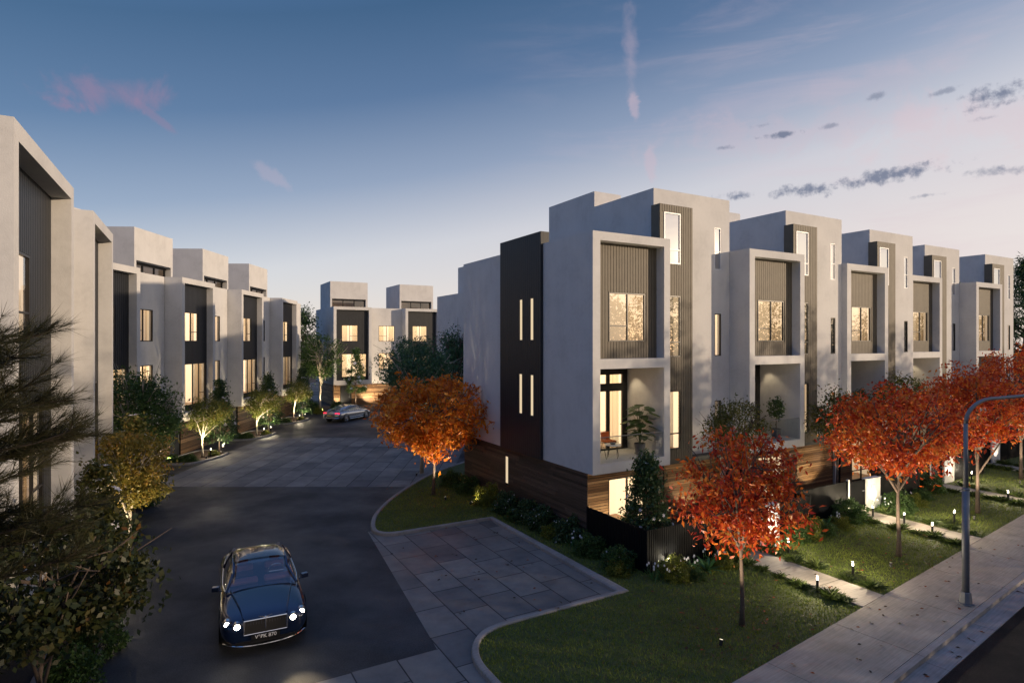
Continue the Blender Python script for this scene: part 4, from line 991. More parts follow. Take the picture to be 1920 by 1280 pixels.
# autumn street trees
GT = 'red maples along the footpath'
tree('maple_tree', (5.61,14.49,.07), 'nearest red maple, standing on the corner lawn beside the first path', r=(1.42,1.42,1.85), cz=3.2, trunk=1.45, tr=.062, nl=16, ncl=84, per=58, cr=.39, lsize=.155, leaf='red', seed=11, group=GT, droop=.8, lobes=7)
tree('maple_tree', (12.47,19.16,.07), 'wide orange-red maple on the lawn between the first and second paths', r=(2.15,2.15,1.75), cz=3.95, trunk=1.95, tr=.07, nl=16, ncl=135, per=60, cr=.44, lsize=.165, leaf='red', seed=12, group=GT, droop=.8, off=(.15,.2), lobes=8)
tree('maple_tree', (18.8,23.99,.07), 'red maple behind the street lamp pole, with a pale forked trunk', r=(2.1,2.1,1.95), cz=4.2, trunk=1.5, tr=.075, nl=15, ncl=130, per=58, cr=.45, lsize=.17, leaf='red', bark='bark', seed=13, group=GT, droop=.8, lobes=8)
tree('maple_tree', (25.7,29.99,.07), 'red maple cut by the picture edge right of the street lamp', r=(2.4,2.4,2.0), cz=4.5, trunk=1.8, tr=.08, nl=12, ncl=150, per=50, cr=.5, lsize=.17, leaf='red', seed=14, group=GT, droop=.8, lobes=8)
tree('maple_tree', (-3.55,26.89,.07), 'orange maple on the kerbed lawn island beside the end townhouse', r=(2.5,2.5,2.1), cz=3.35, trunk=1.6, tr=.075, nl=17, ncl=150, per=60, cr=.44, lsize=.22, leaf='orange', seed=15, droop=.5, lobes=9)
for (x, y, tx, ty, pw, lab) in [(4.75,13.5,5.61,14.6,130,'uplight at the trunk foot of the nearest red maple'),(11.6,18.2,12.6,19.5,180,'uplight at the trunk foot of the wide maple in the second lawn'),(17.9,23.0,18.9,24.3,180,'uplight at the maple trunk behind the street lamp'),(24.7,28.9,25.8,30.4,130,'uplight at the maple trunk by the picture edge'),(-2.9,25.9,-4.1,27.2,150,'uplight at the trunk foot of the orange maple')]:
    ground_spot((x,y,.075), (tx,ty,4.2), lab, pw, 80, 'tree uplights', (1.,.80,.55))
# yard trees between fence and houses
def keep_front(vmax): 
    def rj(p): 
        a = Vector((p.x, p.y))-OO
        return a.dot(LV) > vmax
    return rj
GY = 'olive green trees in the front yards'
p = W(6.0,-.95,.06); tree('yard_tree', p, 'olive green tree rising behind the nearest red maple', r=(1.3,1.0,1.3), cz=3.55, ncl=75, per=55, cr=.4, lsize=.13, leaf='olive', seed=21, reject=keep_front(.35), group=GY, droop=.6, lobes=6)
p = W(12.3,-.9,.06); tree('yard_tree', p, 'yellow green tree behind the wide maple, in front of the second townhouse', r=(1.25,1.0,1.3), cz=3.7, ncl=80, per=55, cr=.42, lsize=.14, leaf='olive', seed=22, reject=keep_front(.2), group=GY, droop=.6, lobes=6)
p = W(18.3,-.3,.06); tree('yard_tree', p, 'olive tree partly covered by red crowns before the middle townhouse', r=(1.4,1.0,1.4), cz=4.1, ncl=70, per=45, cr=.42, lsize=.15, leaf='olive', seed=23, reject=keep_front(.9), group=GY, droop=.6, lobes=6)
p = W(1.25,-1.25,.06); tree('magnolia_tree', p, 'dark cone-shaped magnolia with pale flowers inside the corner fence', r=(.95,.95,1.55), cz=1.78, trunk=.3, tr=.045, nl=14, ncl=190, per=46, cr=.24, lsize=.12, leaf='dark_green', seed=24, shape='cone', reject=keep_front(.2), flowers=26, fsize=.07, aspect=.5)
# lane beds: white-trunked trees and magnolias
def keep_lane(x0):
    return lambda p: (p.x < x0-.016*0 and p.z > 2.2) or p.x < x0-1.1
for k in range(3):
    y = 35.6+8.25*k; x = -18.55-.3*k; of = (.25,0)
    tree('feature_tree', (x,y,.08), ['pale-trunked golden tree in the lane bed nearest the dark tall tree','pale-trunked golden tree in the middle lane bed before the timber wall','pale-trunked golden tree in the farthest lane bed'][k], r=(1.5,1.5,1.15), cz=2.4, trunk=.95, tr=.055, nl=11, ncl=115, per=46, cr=.36, lsize=.14, leaf='gold', bark='pale_bark', seed=31+k, reject=keep_lane(-19.0-.3*k), group='pale-trunked trees in the lane beds', droop=.5, off=of, lobes=6)
    tree('magnolia_tree', (x+.15,y+1.75,.08), ['dark flowering magnolia at the tip of the nearest lane bed','dark magnolia at the tip of the middle lane bed','dark magnolia at the tip of the farthest lane bed'][k], r=(1.1,1.1,1.85), cz=2.55, trunk=.6, tr=.05, nl=12, ncl=150, per=40, cr=.28, lsize=.15, leaf='dark_green', seed=41+k, shape='cone', reject=keep_lane(-19.0-.3*k), flowers=22, fsize=.13, aspect=.5, group='magnolias in the lane beds')
    ground_spot((x+.55,y-.6,.08), (x+.2,y,2.4), ['uplight under the pale trunk of the nearest lane bed','uplight under the pale trunk of the middle lane bed','uplight under the pale trunk of the farthest lane bed'][k], 190, 90, 'tree uplights')
tree('lane_tree', (-16.6,26.6,.08), 'tall dark green tree with pale branches between the big front block and the lane terrace', r=(1.75,1.6,2.5), cz=3.75, trunk=1.0, tr=.075, nl=18, ncl=230, per=52, cr=.42, lsize=.16, leaf='green', bark='pale_bark', seed=51, droop=.2, lobes=7, reject=lambda p: p.x < -18.0)
tree('magnolia_tree', (-15.0,23.6,.08), 'flowering magnolia with open white blooms before the tall dark lane tree', r=(1.25,1.25,1.5), cz=2.3, trunk=.4, tr=.05, nl=12, ncl=110, per=42, cr=.30, lsize=.15, leaf='olive', seed=52, shape='cone', flowers=16, fsize=.2, aspect=.5)
tree('feature_tree', (-12.55,19.5,.08), 'golden leaved tree glowing above the rounded kerb end at the left', r=(1.25,1.25,1.45), cz=2.75, trunk=.8, tr=.055, nl=12, ncl=130, per=54, cr=.34, lsize=.14, leaf='amber', bark='pale_bark', seed=53, droop=.5, lobes=6, off=(.1,-.1))
ground_spot((-11.75,18.1,.13), (-12.5,19.5,3.2), 'uplight under the golden tree at the rounded kerb end', 95, 85, 'tree uplights')
ground_spot((-16.1,25.7,.1), (-16.5,26.4,3.5), 'uplight at the foot of the tall dark lane tree', 90, 80, 'tree uplights')
tree('magnolia_tree', (-10.9,15.6,.08), 'dark magnolia with white star flowers beside the large left townhouse', r=(1.0,1.0,1.5), cz=2.2, trunk=.4, tr=.05, nl=12, ncl=120, per=42, cr=.27, lsize=.13, leaf='olive', seed=54, shape='cone', flowers=13, fsize=.15, aspect=.5)
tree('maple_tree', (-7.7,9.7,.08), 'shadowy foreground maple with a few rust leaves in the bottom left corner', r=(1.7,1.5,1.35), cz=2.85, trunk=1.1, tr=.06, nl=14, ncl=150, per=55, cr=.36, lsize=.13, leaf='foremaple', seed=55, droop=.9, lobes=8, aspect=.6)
# pine with long needles at the left edge
def pine():
    root = empty('pine_tree', (-5.9,5.9,0)); tag(root, 'pine with long soft needles reaching in from the left picture edge', 'tree')
    rng = np.random.default_rng(61); rr = random.Random(61); m = MB(); Q = []
    m.tube([(0,0,0),(.05,.05,3),(.0,.1,6),(.1,.05,9.5)], [.16,.13,.10,.03], 9)
    for i in range(22):
        z = 4.5+2.5*i/22+rr.uniform(-.1,.1); a = rr.uniform(-1.0,1.3); L = rr.uniform(.75,1.4)
        d = Vector((math.cos(a), math.sin(a), .12)); b = Vector((.05,.08,z)); pts = [b+d*L*t+Vector((0,0,.22*L*t*t-.18*t)) for t in (0,.35,.7,1)]
        m.tube(pts, [.022,.016,.010,.004], 5)
        for j in range(26):
            t = .2+.8*j/26; k = min(2,int(t*3)); p = pts[k].lerp(pts[k+1], t*3-k)
            dd = (d+Vector((rr.uniform(-.7,.7),rr.uniform(-.7,.7),rr.uniform(-.1,.8)))).normalized(); l2 = rr.uniform(.18,.42); e = p+dd*l2
            m.tube([p,e], [.006,.002], 3)
            n = 46; tt = rng.uniform(.15,1,n)[:,None]; P = np.array(p)+np.array(dd)*l2*tt
            nd_ = np.array(dd)+rng.normal(size=(n,3))*.42; nd_ /= np.linalg.norm(nd_,axis=1)[:,None]
            s = np.cross(nd_, rng.normal(size=(n,3))); s /= np.linalg.norm(s,axis=1)[:,None]; ln = rng.uniform(.13,.27,n)[:,None]; w = .0026
            v = np.empty((n,3,3)); v[:,0] = P-s*w; v[:,1] = P+s*w; v[:,2] = P+nd_*ln; Q.append(v)
    m.build('trunk', M['pine_bark'], root); np_mesh('crown', np.concatenate(Q), 3, M['needle'], root)
pine()
# background trees
tree('background_tree', (-4.75,31.3,.07), 'green tree with a pale lit trunk right behind the orange maple', r=(2.4,2.1,2.3), cz=5.1, trunk=2.3, tr=.095, nl=14, ncl=170, per=48, cr=.5, lsize=.17, leaf='blue_green', bark='pale_bark', seed=71, lobes=7, reject=keep_front(99))
sp_ = ground_spot((-4.9,30.5,.08), (-4.75,31.3,2.), 'spotlight lighting the pale trunk behind the orange maple', 60, 50, 'tree uplights')
tree('background_tree', (-6.7,42.5,.07), 'broad dark green tree in front of the second house closing the lane', r=(2.6,2.4,2.4), cz=4.9, trunk=2.0, tr=.10, nl=14, ncl=170, per=44, cr=.55, lsize=.2, leaf='blue_green', seed=72, lobes=7)
tree('background_tree', (-4.2,44.0,.07), 'dark tree squeezed between the end townhouse wall and the rear house', r=(2.0,2.0,3.3), cz=5.3, trunk=2.0, tr=.10, nl=14, ncl=170, per=40, cr=.5, lsize=.2, leaf='blue_green', seed=73, lobes=7)
tree('background_tree', (-18.9,58.6,.05), 'tree with a lit forking trunk beside the house closing the lane', r=(2.4,2.2,2.7), cz=5.2, trunk=2.2, tr=.12, nl=16, ncl=140, per=40, cr=.5, lsize=.2, leaf='green', bark='pale_bark', seed=74, lobes=7)
ground_spot((-18.4,57.6,.06), (-18.9,58.6,4.), 'uplight under the forking tree at the end of the lane', 520, 70, 'tree uplights')
tree('magnolia_tree', (-16.2,61.6,.05), 'small cone magnolia with white blooms in front of the lit entry at the lane end', r=(1.25,1.25,2.1), cz=4.0, trunk=1.6, tr=.06, nl=10, ncl=90, per=40, cr=.33, lsize=.18, leaf='green', seed=75, shape='cone', flowers=26, fsize=.2, aspect=.5)
ground_spot((-16.0,60.9,.06), (-16.2,61.8,3.), 'uplight under the small magnolia at the lane end', 90, 80, 'tree uplights')
tree('background_tree', (-23.5,64,0), 'tall dark tree filling the gap past the last lane townhouse', r=(3.0,3.0,5.0), cz=6.2, trunk=2.5, tr=.2, nl=16, ncl=230, per=46, cr=.75, lsize=.3, leaf='dark_green', seed=76, lobes=9)
tree('background_tree', (-21.0,70,0), 'dark tree deep behind the forking tree at the lane end', r=(2.6,2.6,3.8), cz=5.2, trunk=2.5, tr=.2, nl=16, ncl=180, per=40, cr=.75, lsize=.3, leaf='dark_green', seed=77, lobes=9)
tree('conifer_tree', (43.6,50.5,0), 'tall dark conifer at the right picture edge beyond the last townhouse', r=(3.6,3.6,6.9), cz=7.1, trunk=1., tr=.2, nl=40, ncl=330, per=40, cr=.6, lsize=.38, leaf='dark_green', seed=78, shape='cone', droop=.8, aspect=.2)
# trees on the far side of the street: they shade the street and mirror in the windows
def treeline():
    rng = np.random.default_rng(81); Q = []; m = MB()
    s = -6.
    while s < 96:
        h = 10.8 if s < 13.5 else 6.3 if s < 24 else (12.3 if s < 55 else 11.6); h += rng.uniform(-1.5,1.2); d = rng.uniform(9,13); b = np.array(ST(s, d, 0))  # heights stepped to set where shade and sun fall
        m.tube([b, b+np.array([.1,.1,h*.6])], [.18,.10], 6)
        n = 95
        for i in range(n):
            q = rng.normal(size=3); q /= np.linalg.norm(q); q *= rng.uniform(.2,1)**.4
            c = b+np.array([0,0,h*.52])+q*np.array([3.1,3.1,h*.47]); k = 40
            Q.append(leaf_quads(rng.normal(size=(k,3))*np.array([.55,.55,.4])+c, .34, rng, .4, .5))
        for i in range(26):  # low foliage added to block sun under the crowns
            c = b+np.array([rng.uniform(-2.4,2.4), rng.uniform(-2.4,2.4), rng.uniform(.1,3.0)]); Q.append(leaf_quads(rng.normal(size=(40,3))*np.array([.55,.55,.4])+c, .34, rng, .4, .5))
        s += rng.uniform(3.4,4.8)
    root = empty('treeline', (0,0,0)); root['kind'] = 'stuff'; root['label'] = 'line of trees across the street'
    a = np_mesh('crown', np.concatenate(Q), 4, M['green'], root); t = m.build('trunk', M['bark'], root)
treeline()
# shrubs
def shrub_proto(leaf, seed, ls=.075, n=2600, fl=0):
    rng = np.random.default_rng(seed); root = empty('shrub', (0,0,0))
    d = rng.normal(size=(n,3)); d /= np.linalg.norm(d,axis=1)[:,None]; d[:,2] = np.abs(d[:,2])
    bump = 1+.22*np.sin(d[:,0]*5+seed)*np.cos(d[:,1]*6+seed*2)+.15*np.sin(d[:,2]*9+d[:,0]*4)
    P = d*(rng.uniform(.45,1,n)**.4*bump)[:,None]*np.array([.5,.5,.62])
    np_mesh('foliage', leaf_quads(P, ls, rng, -.3, .55), 4, M[leaf], root)
    m = MB(); 
    for i in range(7): a = i*.9; m.tube([(0,0,0),(.2*math.cos(a),.2*math.sin(a),.3)], [.012,.005], 4)
    m.build('stem', M['bark'], root)
    if fl:
        m = MB()
        for i in range(fl):
            p = P[rng.integers(n)]*1.06; m.lathe([(0,-.012),(.013,0),(.01,.02),(0,.03)], 6, p)
        m.build('blossom', M['petal'], root)
    return root
PR = {'dark': shrub_proto('dark_green',1,fl=26), 'green': shrub_proto('green',2), 'lime': shrub_proto('lime',3), 'blue': shrub_proto('blue_green',4)}
used = set()
def place_shrub(kind, loc, s, label, grp, sz=None, cat='shrub'):
    o = PR[kind] if kind not in used else copy_tree(PR[kind]); used.add(kind)
    o.location = loc; o.scale = (s, s, sz or s); o.rotation_euler.z = random.uniform(0,6); tag(o, label, cat, grp); return o
GS = 'shrubs along the side wall of the end townhouse'
for (k, x, y, s, lab) in [('lime',-1.02,25.3,1.25,'yellow green shrub lit at the foot of the dark timber side wall'),('green',-2.0,27.2,1.2,'dim shrub at the far end of the timber side wall under the orange maple'),
      ('dark',-.20,24.1,1.2,'dark shrub just right of the yellow green one by the side wall'),('dark',.62,22.9,1.25,'taller dark shrub in the middle of the timber side wall'),('dark',1.15,22.0,1.2,'dark shrub to the right of the middle of the side wall row'),
      ('dark',2.05,20.75,1.25,'white dotted dark shrub at the corner of the timber wall'),('green',2.55,19.35,1.0,'low green shrub where the side fence starts'),('green',3.25,18.1,1.05,'low green shrub along the side fence near white tulips'),('green',-2.9,28.6,1.1,'dim shrub behind the orange maple trunk')]:
    place_shrub(k, (x,y,.05), s, lab, GS)
GF = 'shrubs in front of the street fences'
p = W(.55,-3.25,.05); place_shrub('lime', p, 1.0, 'lime bush under the spotlight at the fence corner', GF, .9)
p = W(3.2,-3.05,.05); place_shrub('green', p, 1.25, 'round green bush beside the first path, behind the nearest maple', GF)
p = W(7.3,-2.75,.05); place_shrub('lime', p, 1.3, 'round lime green bush in the first front garden bed', GF, 1.1)
p = W(10.5,-2.5,.05); place_shrub('green', p, 1.25, 'dark round bush at the gate end of the second path', GF)
p = W(13.6,-2.7,.05); place_shrub('green', p, 1.2, 'round bush just past the second path entry pillar', GF)
p = W(18.2,-1.7,.05); place_shrub('green', p, 1.2, 'green bush at the left side of the third path gate', GF)
p = W(6.5,-3.0,.05); place_shrub('green', p, .9, 'small bush by the base of the first entry pillar', GF)
for k in range(3):
    y = 35.0+8.25*k; x = -18.5-.3*k
    for j, (dx, dy, kd, s) in enumerate([(-.9,-.9,'green',.9),(-.2,-.6,'green',.85),(.35,1.2,'lime',.6)]):
        place_shrub(kd, (x+dx,y+dy,.07), s, ['low green bush','leafy green bush','small lime bush'][j]+[' in the lane bed nearest the dark tree',' in the middle lane bed',' in the farthest lane bed'][k]+[' by the timber wall',' beside the pale trunk',' at its tip'][j], 'bushes in the lane beds', s*.7)
for j, (x, y, kd, s, lab) in enumerate([(-19.8,58.6,'green',1.6,'low green bush left of the forking trunk at the lane end'),(-17.6,59.6,'green',1.4,'low green bush right of the forking trunk at the lane end'),(-18.6,57.3,'lime',.9,'lime bush at the kerb behind the silver car'),
     (-12.2,18.0,'lime',.55,'small lit lime bush inside the rounded kerb end'),(-15.6,25.2,'green',1.1,'bush at the foot of the tall dark lane tree'),(-13.6,20.6,'green',1.2,'bush behind the golden tree at the left'),(-9.3,13.3,'green',1.2,'dark bush along the large left townhouse'),(-8.9,12.0,'green',1.1,'dark bush beside the foreground maple')]):
    place_shrub(kd, (x,y,.05), s, lab, 'bushes in the left and far beds')
for (u, v, kd, s, lab) in [(4.9,-3.15,'green',.9,'low green bush at the end of the first path beside its gate'),(8.2,-3.0,'green',.8,'small green bush between the lime bush and the flax in the first bed'),(9.3,-2.85,'lime',.8,'small lime bush right of the flax in the first bed'),
      (2.5,-3.35,'lime',.7,'small lime bush right of the corner flax plant'),(1.0,-3.6,'green',.6,'tiny green bush at the lawn edge before the fence corner'),(-.55,-.4,'green',.85,'green bush at the side fence beside the timber corner'),(-.75,-2.2,'lime',.7,'lime bush at the side fence near the fence corner'),
      (12.9,-3.2,'green',.8,'low bush at the second path beside the entry pillar'),(15.0,-2.6,'lime',.9,'lime bush before the fence behind the lamp pole'),(16.3,-2.2,'green',.9,'green bush before the fence right of the lamp pole'),(-.6,1.6,'lime',.8,'lime green bush in the middle of the side wall row'),(-.75,4.0,'green',.8,'small green bush before the dark shrubs by the side wall')]:
    place_shrub(kd, W(u,v,.05), s, lab, 'low bushes in the front garden beds', s*.8)
# roof terrace plants showing above parapets
for (loc, s, lab) in [(W(.75,3.6,9.75),1.1,'dark bush on the roof terrace of the end townhouse'),(W(7.87+2.0,1.6,10.15),1.2,'bush on the roof terrace of the second townhouse'),(W(31.48+1.0,1.93+1.6,10.2),1.1,'bush on the roof terrace of the farthest townhouse'),
     ((-21.3,35.6,10.3),.9,'bush on the roof terrace of the lane house with the picture'),((-21.8,44.0,10.3),.95,'bush on the roof terrace of the third lane house')]:
    place_shrub('blue', loc, s, lab, 'roof terrace bushes')
# flax, tulips, grass clumps
def flax(seed, n=22, L=.75, w=.045, mat='bright_leaf'):
    r = random.Random(seed); root = empty('flax_plant', (0,0,0)); m = MB()
    for i in range(n):
        a = i*2.399+r.uniform(-.2,.2); el = r.uniform(.35,1.25); l = L*r.uniform(.7,1.1); d = Vector((math.cos(a)*math.cos(el),math.sin(a)*math.cos(el),math.sin(el))); s = Vector((-math.sin(a),math.cos(a),0))
        pts = [d*l*t+Vector((0,0,-.35*l*t*t)) for t in (0,.3,.55,.8,1)]; ws = [w*.6,w,w,w*.6,.002]
        for k in range(4): m.face([pts[k]-s*ws[k],pts[k]+s*ws[k],pts[k+1]+s*ws[k+1],pts[k+1]-s*ws[k+1]])
    m.build('leaves', M[mat], root); return root
fp = flax(1); used_f = [False]
def place_flax(loc, s, lab):
    o = fp if not used_f[0] else copy_tree(fp); used_f[0] = True; o.location = loc; o.scale = (s,s,s); o.rotation_euler.z = random.uniform(0,6); tag(o, lab, 'plant', 'broad-leaved flax plants'); return o
place_flax(W(1.75,-3.35,.06), 1.0, 'bright flax plant at the corner fence beside the white tulips')
place_flax(W(8.6,-2.75,.06), 1.0, 'bright flax plant before the fence right of the lime bush')
place_flax(W(5.0,-2.95,.06), .9, 'bright flax plant behind the nearest maple at the first gate')
place_flax(W(14.6,-2.3,.06), 1.1, 'flax plant right of the second entry pillar, behind the lamp pole')
place_flax(W(22.2,-.6,.06), 1.1, 'flax plant by the fence at the third path')
place_flax((-17.7,59.2,.06), .9, 'small pale flax plant behind the silver car')
def tulips(seed):
    r = random.Random(seed); root = empty('tulip_clump', (0,0,0)); m = MB(); f = MB()
    for i in range(9):
        x, y, h = r.uniform(-.25,.25), r.uniform(-.25,.25), r.uniform(.28,.42); m.tube([(x,y,0),(x*1.1,y*1.1,h)], [.006,.005], 4)
        f.lathe([(0,h-.01),(.022,h),(.028,h+.03),(.015,h+.065),(0,h+.06)], 7, (x*1.1,y*1.1,0))
    for i in range(26):
        a = r.uniform(0,6.28); x, y = r.uniform(-.22,.22), r.uniform(-.22,.22); d = Vector((math.cos(a),math.sin(a),0)); s = Vector((-d.y,d.x,0)); b = Vector((x,y,0)); l = r.uniform(.2,.32)
        m.face([b-s*.015,b+s*.015,b+d*l*.35+s*.018+Vector((0,0,l*.7)),b+d*l*.7+Vector((0,0,l))])
    m.build('leaves', M['bright_leaf'], root); f.build('blossom', M['petal'], root); return root
tp_ = tulips(1); first = True
for p, lab in [(W(.05,-3.05,.06),'white tulips at the corner of the charcoal fence'),(W(-.45,-1.6,.06),'white tulips along the side fence between two shrubs'),(W(1.25,-3.1,.06),'white tulips left of the corner flax plant'),(W(2.45,-3.0,.06),'white tulips right of the corner flax plant'),
   (W(8.0,-2.5,.06),'white tulips left of the second flax plant'),(W(9.5,-2.6,.06),'white tulips right of the second flax plant'),(W(4.75,-3.3,.06),'white tulips at the first gate behind the maple'),(W(13.0,-2.4,.06),'white tulips by the second path bollard'),(W(15.3,-2.0,.06),'white tulips behind the street lamp pole'),(W(-.4,.4,.06),'white tulips under the corner of the timber wall')]:
    o = tp_ if first else copy_tree(tp_); first = False; o.location = p; o.rotation_euler.z = random.uniform(0,6); tag(o, lab, 'flowers', 'clumps of white tulips')
def clump(seed, n=150, L=.34):
    rng = np.random.default_rng(seed); root = empty('grass_clump', (0,0,0)); a = rng.uniform(0,2*PI,n); el = rng.uniform(.5,1.45,n); l = L*rng.uniform(.6,1.2,n)
    d = np.stack([np.cos(a)*np.cos(el),np.sin(a)*np.cos(el),np.sin(el)],1); s = np.stack([-np.sin(a),np.cos(a),np.zeros(n)],1)*.006
    b = rng.normal(size=(n,3))*np.array([.05,.05,0]); mid = b+d*(l*.6)[:,None]; tip = b+d*l[:,None]+np.stack([np.cos(a)*l*.15,np.sin(a)*l*.15,-.12*l],1)
    v = np.stack([b-s,b+s,mid+s*.8,tip],1); np_mesh('blades', v, 4, M['tuft'], root); return root
cp = [clump(1), clump(2,120,.42)]; ci = 0
ORD = ['first','second','third','fourth','fifth']
for k, (u0, v0) in enumerate(UNITS[:4]):
    for side in (0, 1):
        u = u0+(3.35-.22 if side == 0 else 4.55+.22); va = FE(u)+.25; vb = v0-2.2; n = 9 if side == 0 else 6
        for i in range(n):
            v = va+(vb-va)*(i+.3)/n+random.uniform(-.15,.15); q = cp[ci % 2] if ci < 2 else copy_tree(cp[ci % 2]); ci += 1
            q.location = W(u+random.uniform(-.1,.1), v, .07); s = random.uniform(.55,1.05); q.scale = (s*1.2,s*1.2,s*.85); q.rotation_euler.z = random.uniform(0,6)
            tag(q, 'dark grass clump edging the %s side of the %s path' % (('near','far')[side], ORD[k]), 'grass clump', 'grass clumps edging the %s path, %s side' % (ORD[k], ('near','far')[side]))
# lawn blades
def inpoly(X, Y, poly):
    c = np.zeros(len(X), bool); n = len(poly)
    for i in range(n):
        x0, y0 = poly[i]; x1, y1 = poly[(i+1) % n]
        k = ((y0 > Y) != (y1 > Y)); k &= X < (x1-x0)*(Y-y0)/((y1-y0) if y1 != y0 else 1e-9)+x0; c ^= k
    return c
def lawn():
    rng = np.random.default_rng(91); B = []
    for i, L in enumerate(LAWNS):
        xs = [p[0] for p in L]; ys = [p[1] for p in L]; A = (max(xs)-min(xs))*(max(ys)-min(ys)); n = int(A*[620,620,420,260,160,120][i])
        X = rng.uniform(min(xs),max(xs),n); Y = rng.uniform(min(ys),max(ys),n); k = inpoly(X,Y,L)&(Y < 14.2)
        if i == 0: k &= ~((X > .0)&(Y > -2.6)); k &= X < 3.3
        B.append(np.stack([X[k],Y[k]],1))
    P = np.concatenate(B); n = len(P); b = np.concatenate([P, np.full((n,1), .068)],1)
    a = rng.uniform(0,2*PI,n); h = rng.uniform(.03,.075,n); s = np.stack([np.cos(a),np.sin(a),np.zeros(n)],1)*.009
    t = b+np.stack([rng.normal(size=n)*.028,rng.normal(size=n)*.028,h],1)
    o = np_mesh('lawn_grass', np.stack([b-s,b+s,t],1), 3, M['grass']); o.location = (OO.x,OO.y,0); o.rotation_euler.z = TH; o['kind'] = 'stuff'; o['label'] = 'short green grass on the front lawns'
    print('blades', n)
lawn()
# fallen leaves
def litter():
    rng = np.random.default_rng(95); P = []
    for (fn, n) in ((lambda: ST(rng.uniform(9,30), -rng.uniform(5.4,7.0), .100), 46), (lambda: ST(rng.uniform(10,26), -rng.uniform(4.75,5.1), -.006), 12), (lambda: W(rng.uniform(-6.3,-1.8), rng.uniform(-3,4.3), .011), 26), (lambda: W(rng.uniform(3.4,4.5), rng.uniform(-6.8,-2.5), .104), 8), (lambda: W(rng.uniform(-5,2), rng.uniform(-7.5,10), .14), 40), (lambda: W(*(np.array([-.2,-6.2])+rng.normal(size=2)*np.array([1.7,1.0])).clip([-4,-7.3],[3.2,-3.5]), .13), 60), (lambda: W(*(np.array([8.0,-5.5])+rng.normal(size=2)*np.array([1.6,.9])).clip([4.7,-6.7],[11.1,-3.2]), .13), 70), (lambda: W(*(np.array([-2.2,9.2])+rng.normal(size=2)*np.array([1.0,1.3])).clip([-3.6,6.2],[-.6,11.0]), .13), 60)):
        for i in range(n): P.append(np.array(fn()))
    V = []
    for p in P:
        for q in range(rng.integers(1,3)):
            a = rng.uniform(0,6.28); d = np.array([math.cos(a),math.sin(a),.12]); s = np.array([-math.sin(a),math.cos(a),0])*.028; o = p+rng.normal(size=3)*np.array([.04,.04,0]); l = .10
            V.append(np.stack([o,o+d*l*.5+s+[0,0,.012],o+d*l,o+d*l*.5-s]))
    o = np_mesh('leaf_litter', np.array(V), 4, M['litter']); o['kind'] = 'stuff'; o['label'] = 'fallen leaves on the paving and lawn'
litter()
# potted plants on the balconies
def potted(loc, lab, kind, seed):
    r = empty('potted_plant', loc); tag(r, lab, 'potted plant', 'balcony pot plants'); rr = random.Random(seed); rng = np.random.default_rng(seed)
    m = MB(); m.lathe([(0,0),(.16,0),(.21,.42),(.19,.42),(.18,.38),(0,.38)], 18); m.build('pot', M['pot'], r)
    if kind == 'monstera':
        st = MB(); lf = MB()
        for i in range(34):
            a = i*2.4; h = .6+.036*i+rr.uniform(-.05,.1); rad = rr.uniform(.06,.30); e = Vector((rad*math.cos(a),rad*math.sin(a),h)); st.tube([(0,0,.38),(e.x*.3,e.y*.3,h*.75),e], [.012,.009,.006], 5)
            d = Vector((math.cos(a),math.sin(a),-.35)).normalized(); s = Vector((-math.sin(a),math.cos(a),0)); l = rr.uniform(.34,.48)
            for q in range(6):
                t0 = q/6; t1 = t0+.12; w = l*.46*math.sin(PI*(.18+.78*(t0+.06)))
                for sg in (-1,1): lf.face([e+d*l*t0, e+d*l*(t1+.04), e+d*l*(t1+.13)+s*sg*w+Vector((0,0,.05*l)), e+d*l*(t0+.10)+s*sg*w*1.02+Vector((0,0,.05*l))])
        st.build('stem', M['green'], r); lf.build('leaves', M['green'], r)
    else:
        st = MB(); st.tube([(0,0,.38),(.02,.01,.95)], [.02,.012], 6); st.build('stem', M['bark'], r)
        d = rng.normal(size=(900,3)); d /= np.linalg.norm(d,axis=1)[:,None]; P = d*(rng.uniform(.2,1,900)**.4)[:,None]*np.array([.34,.34,.45])*(1+.25*np.sin(d[:,:1]*7))+np.array([.02,.01,1.3])
        np_mesh('leaves', leaf_quads(P, .10, rng, .2, .5), 4, M['green'], r)
potted(W(2.72,.72,2.83), 'tall potted monstera at the right end of the corner balcony', 'monstera', 1)
potted(W(7.87+2.45,.6,2.83), 'small potted tree on the balcony of the second townhouse', 'tree', 2)
potted(W(15.74+2.3,.73+.7,2.83), 'potted tree on the balcony of the middle townhouse', 'tree', 3)
potted(W(23.61+2.3,1.86+.7,2.83), 'potted tree on the balcony of the fourth townhouse, half behind red leaves', 'tree', 4)
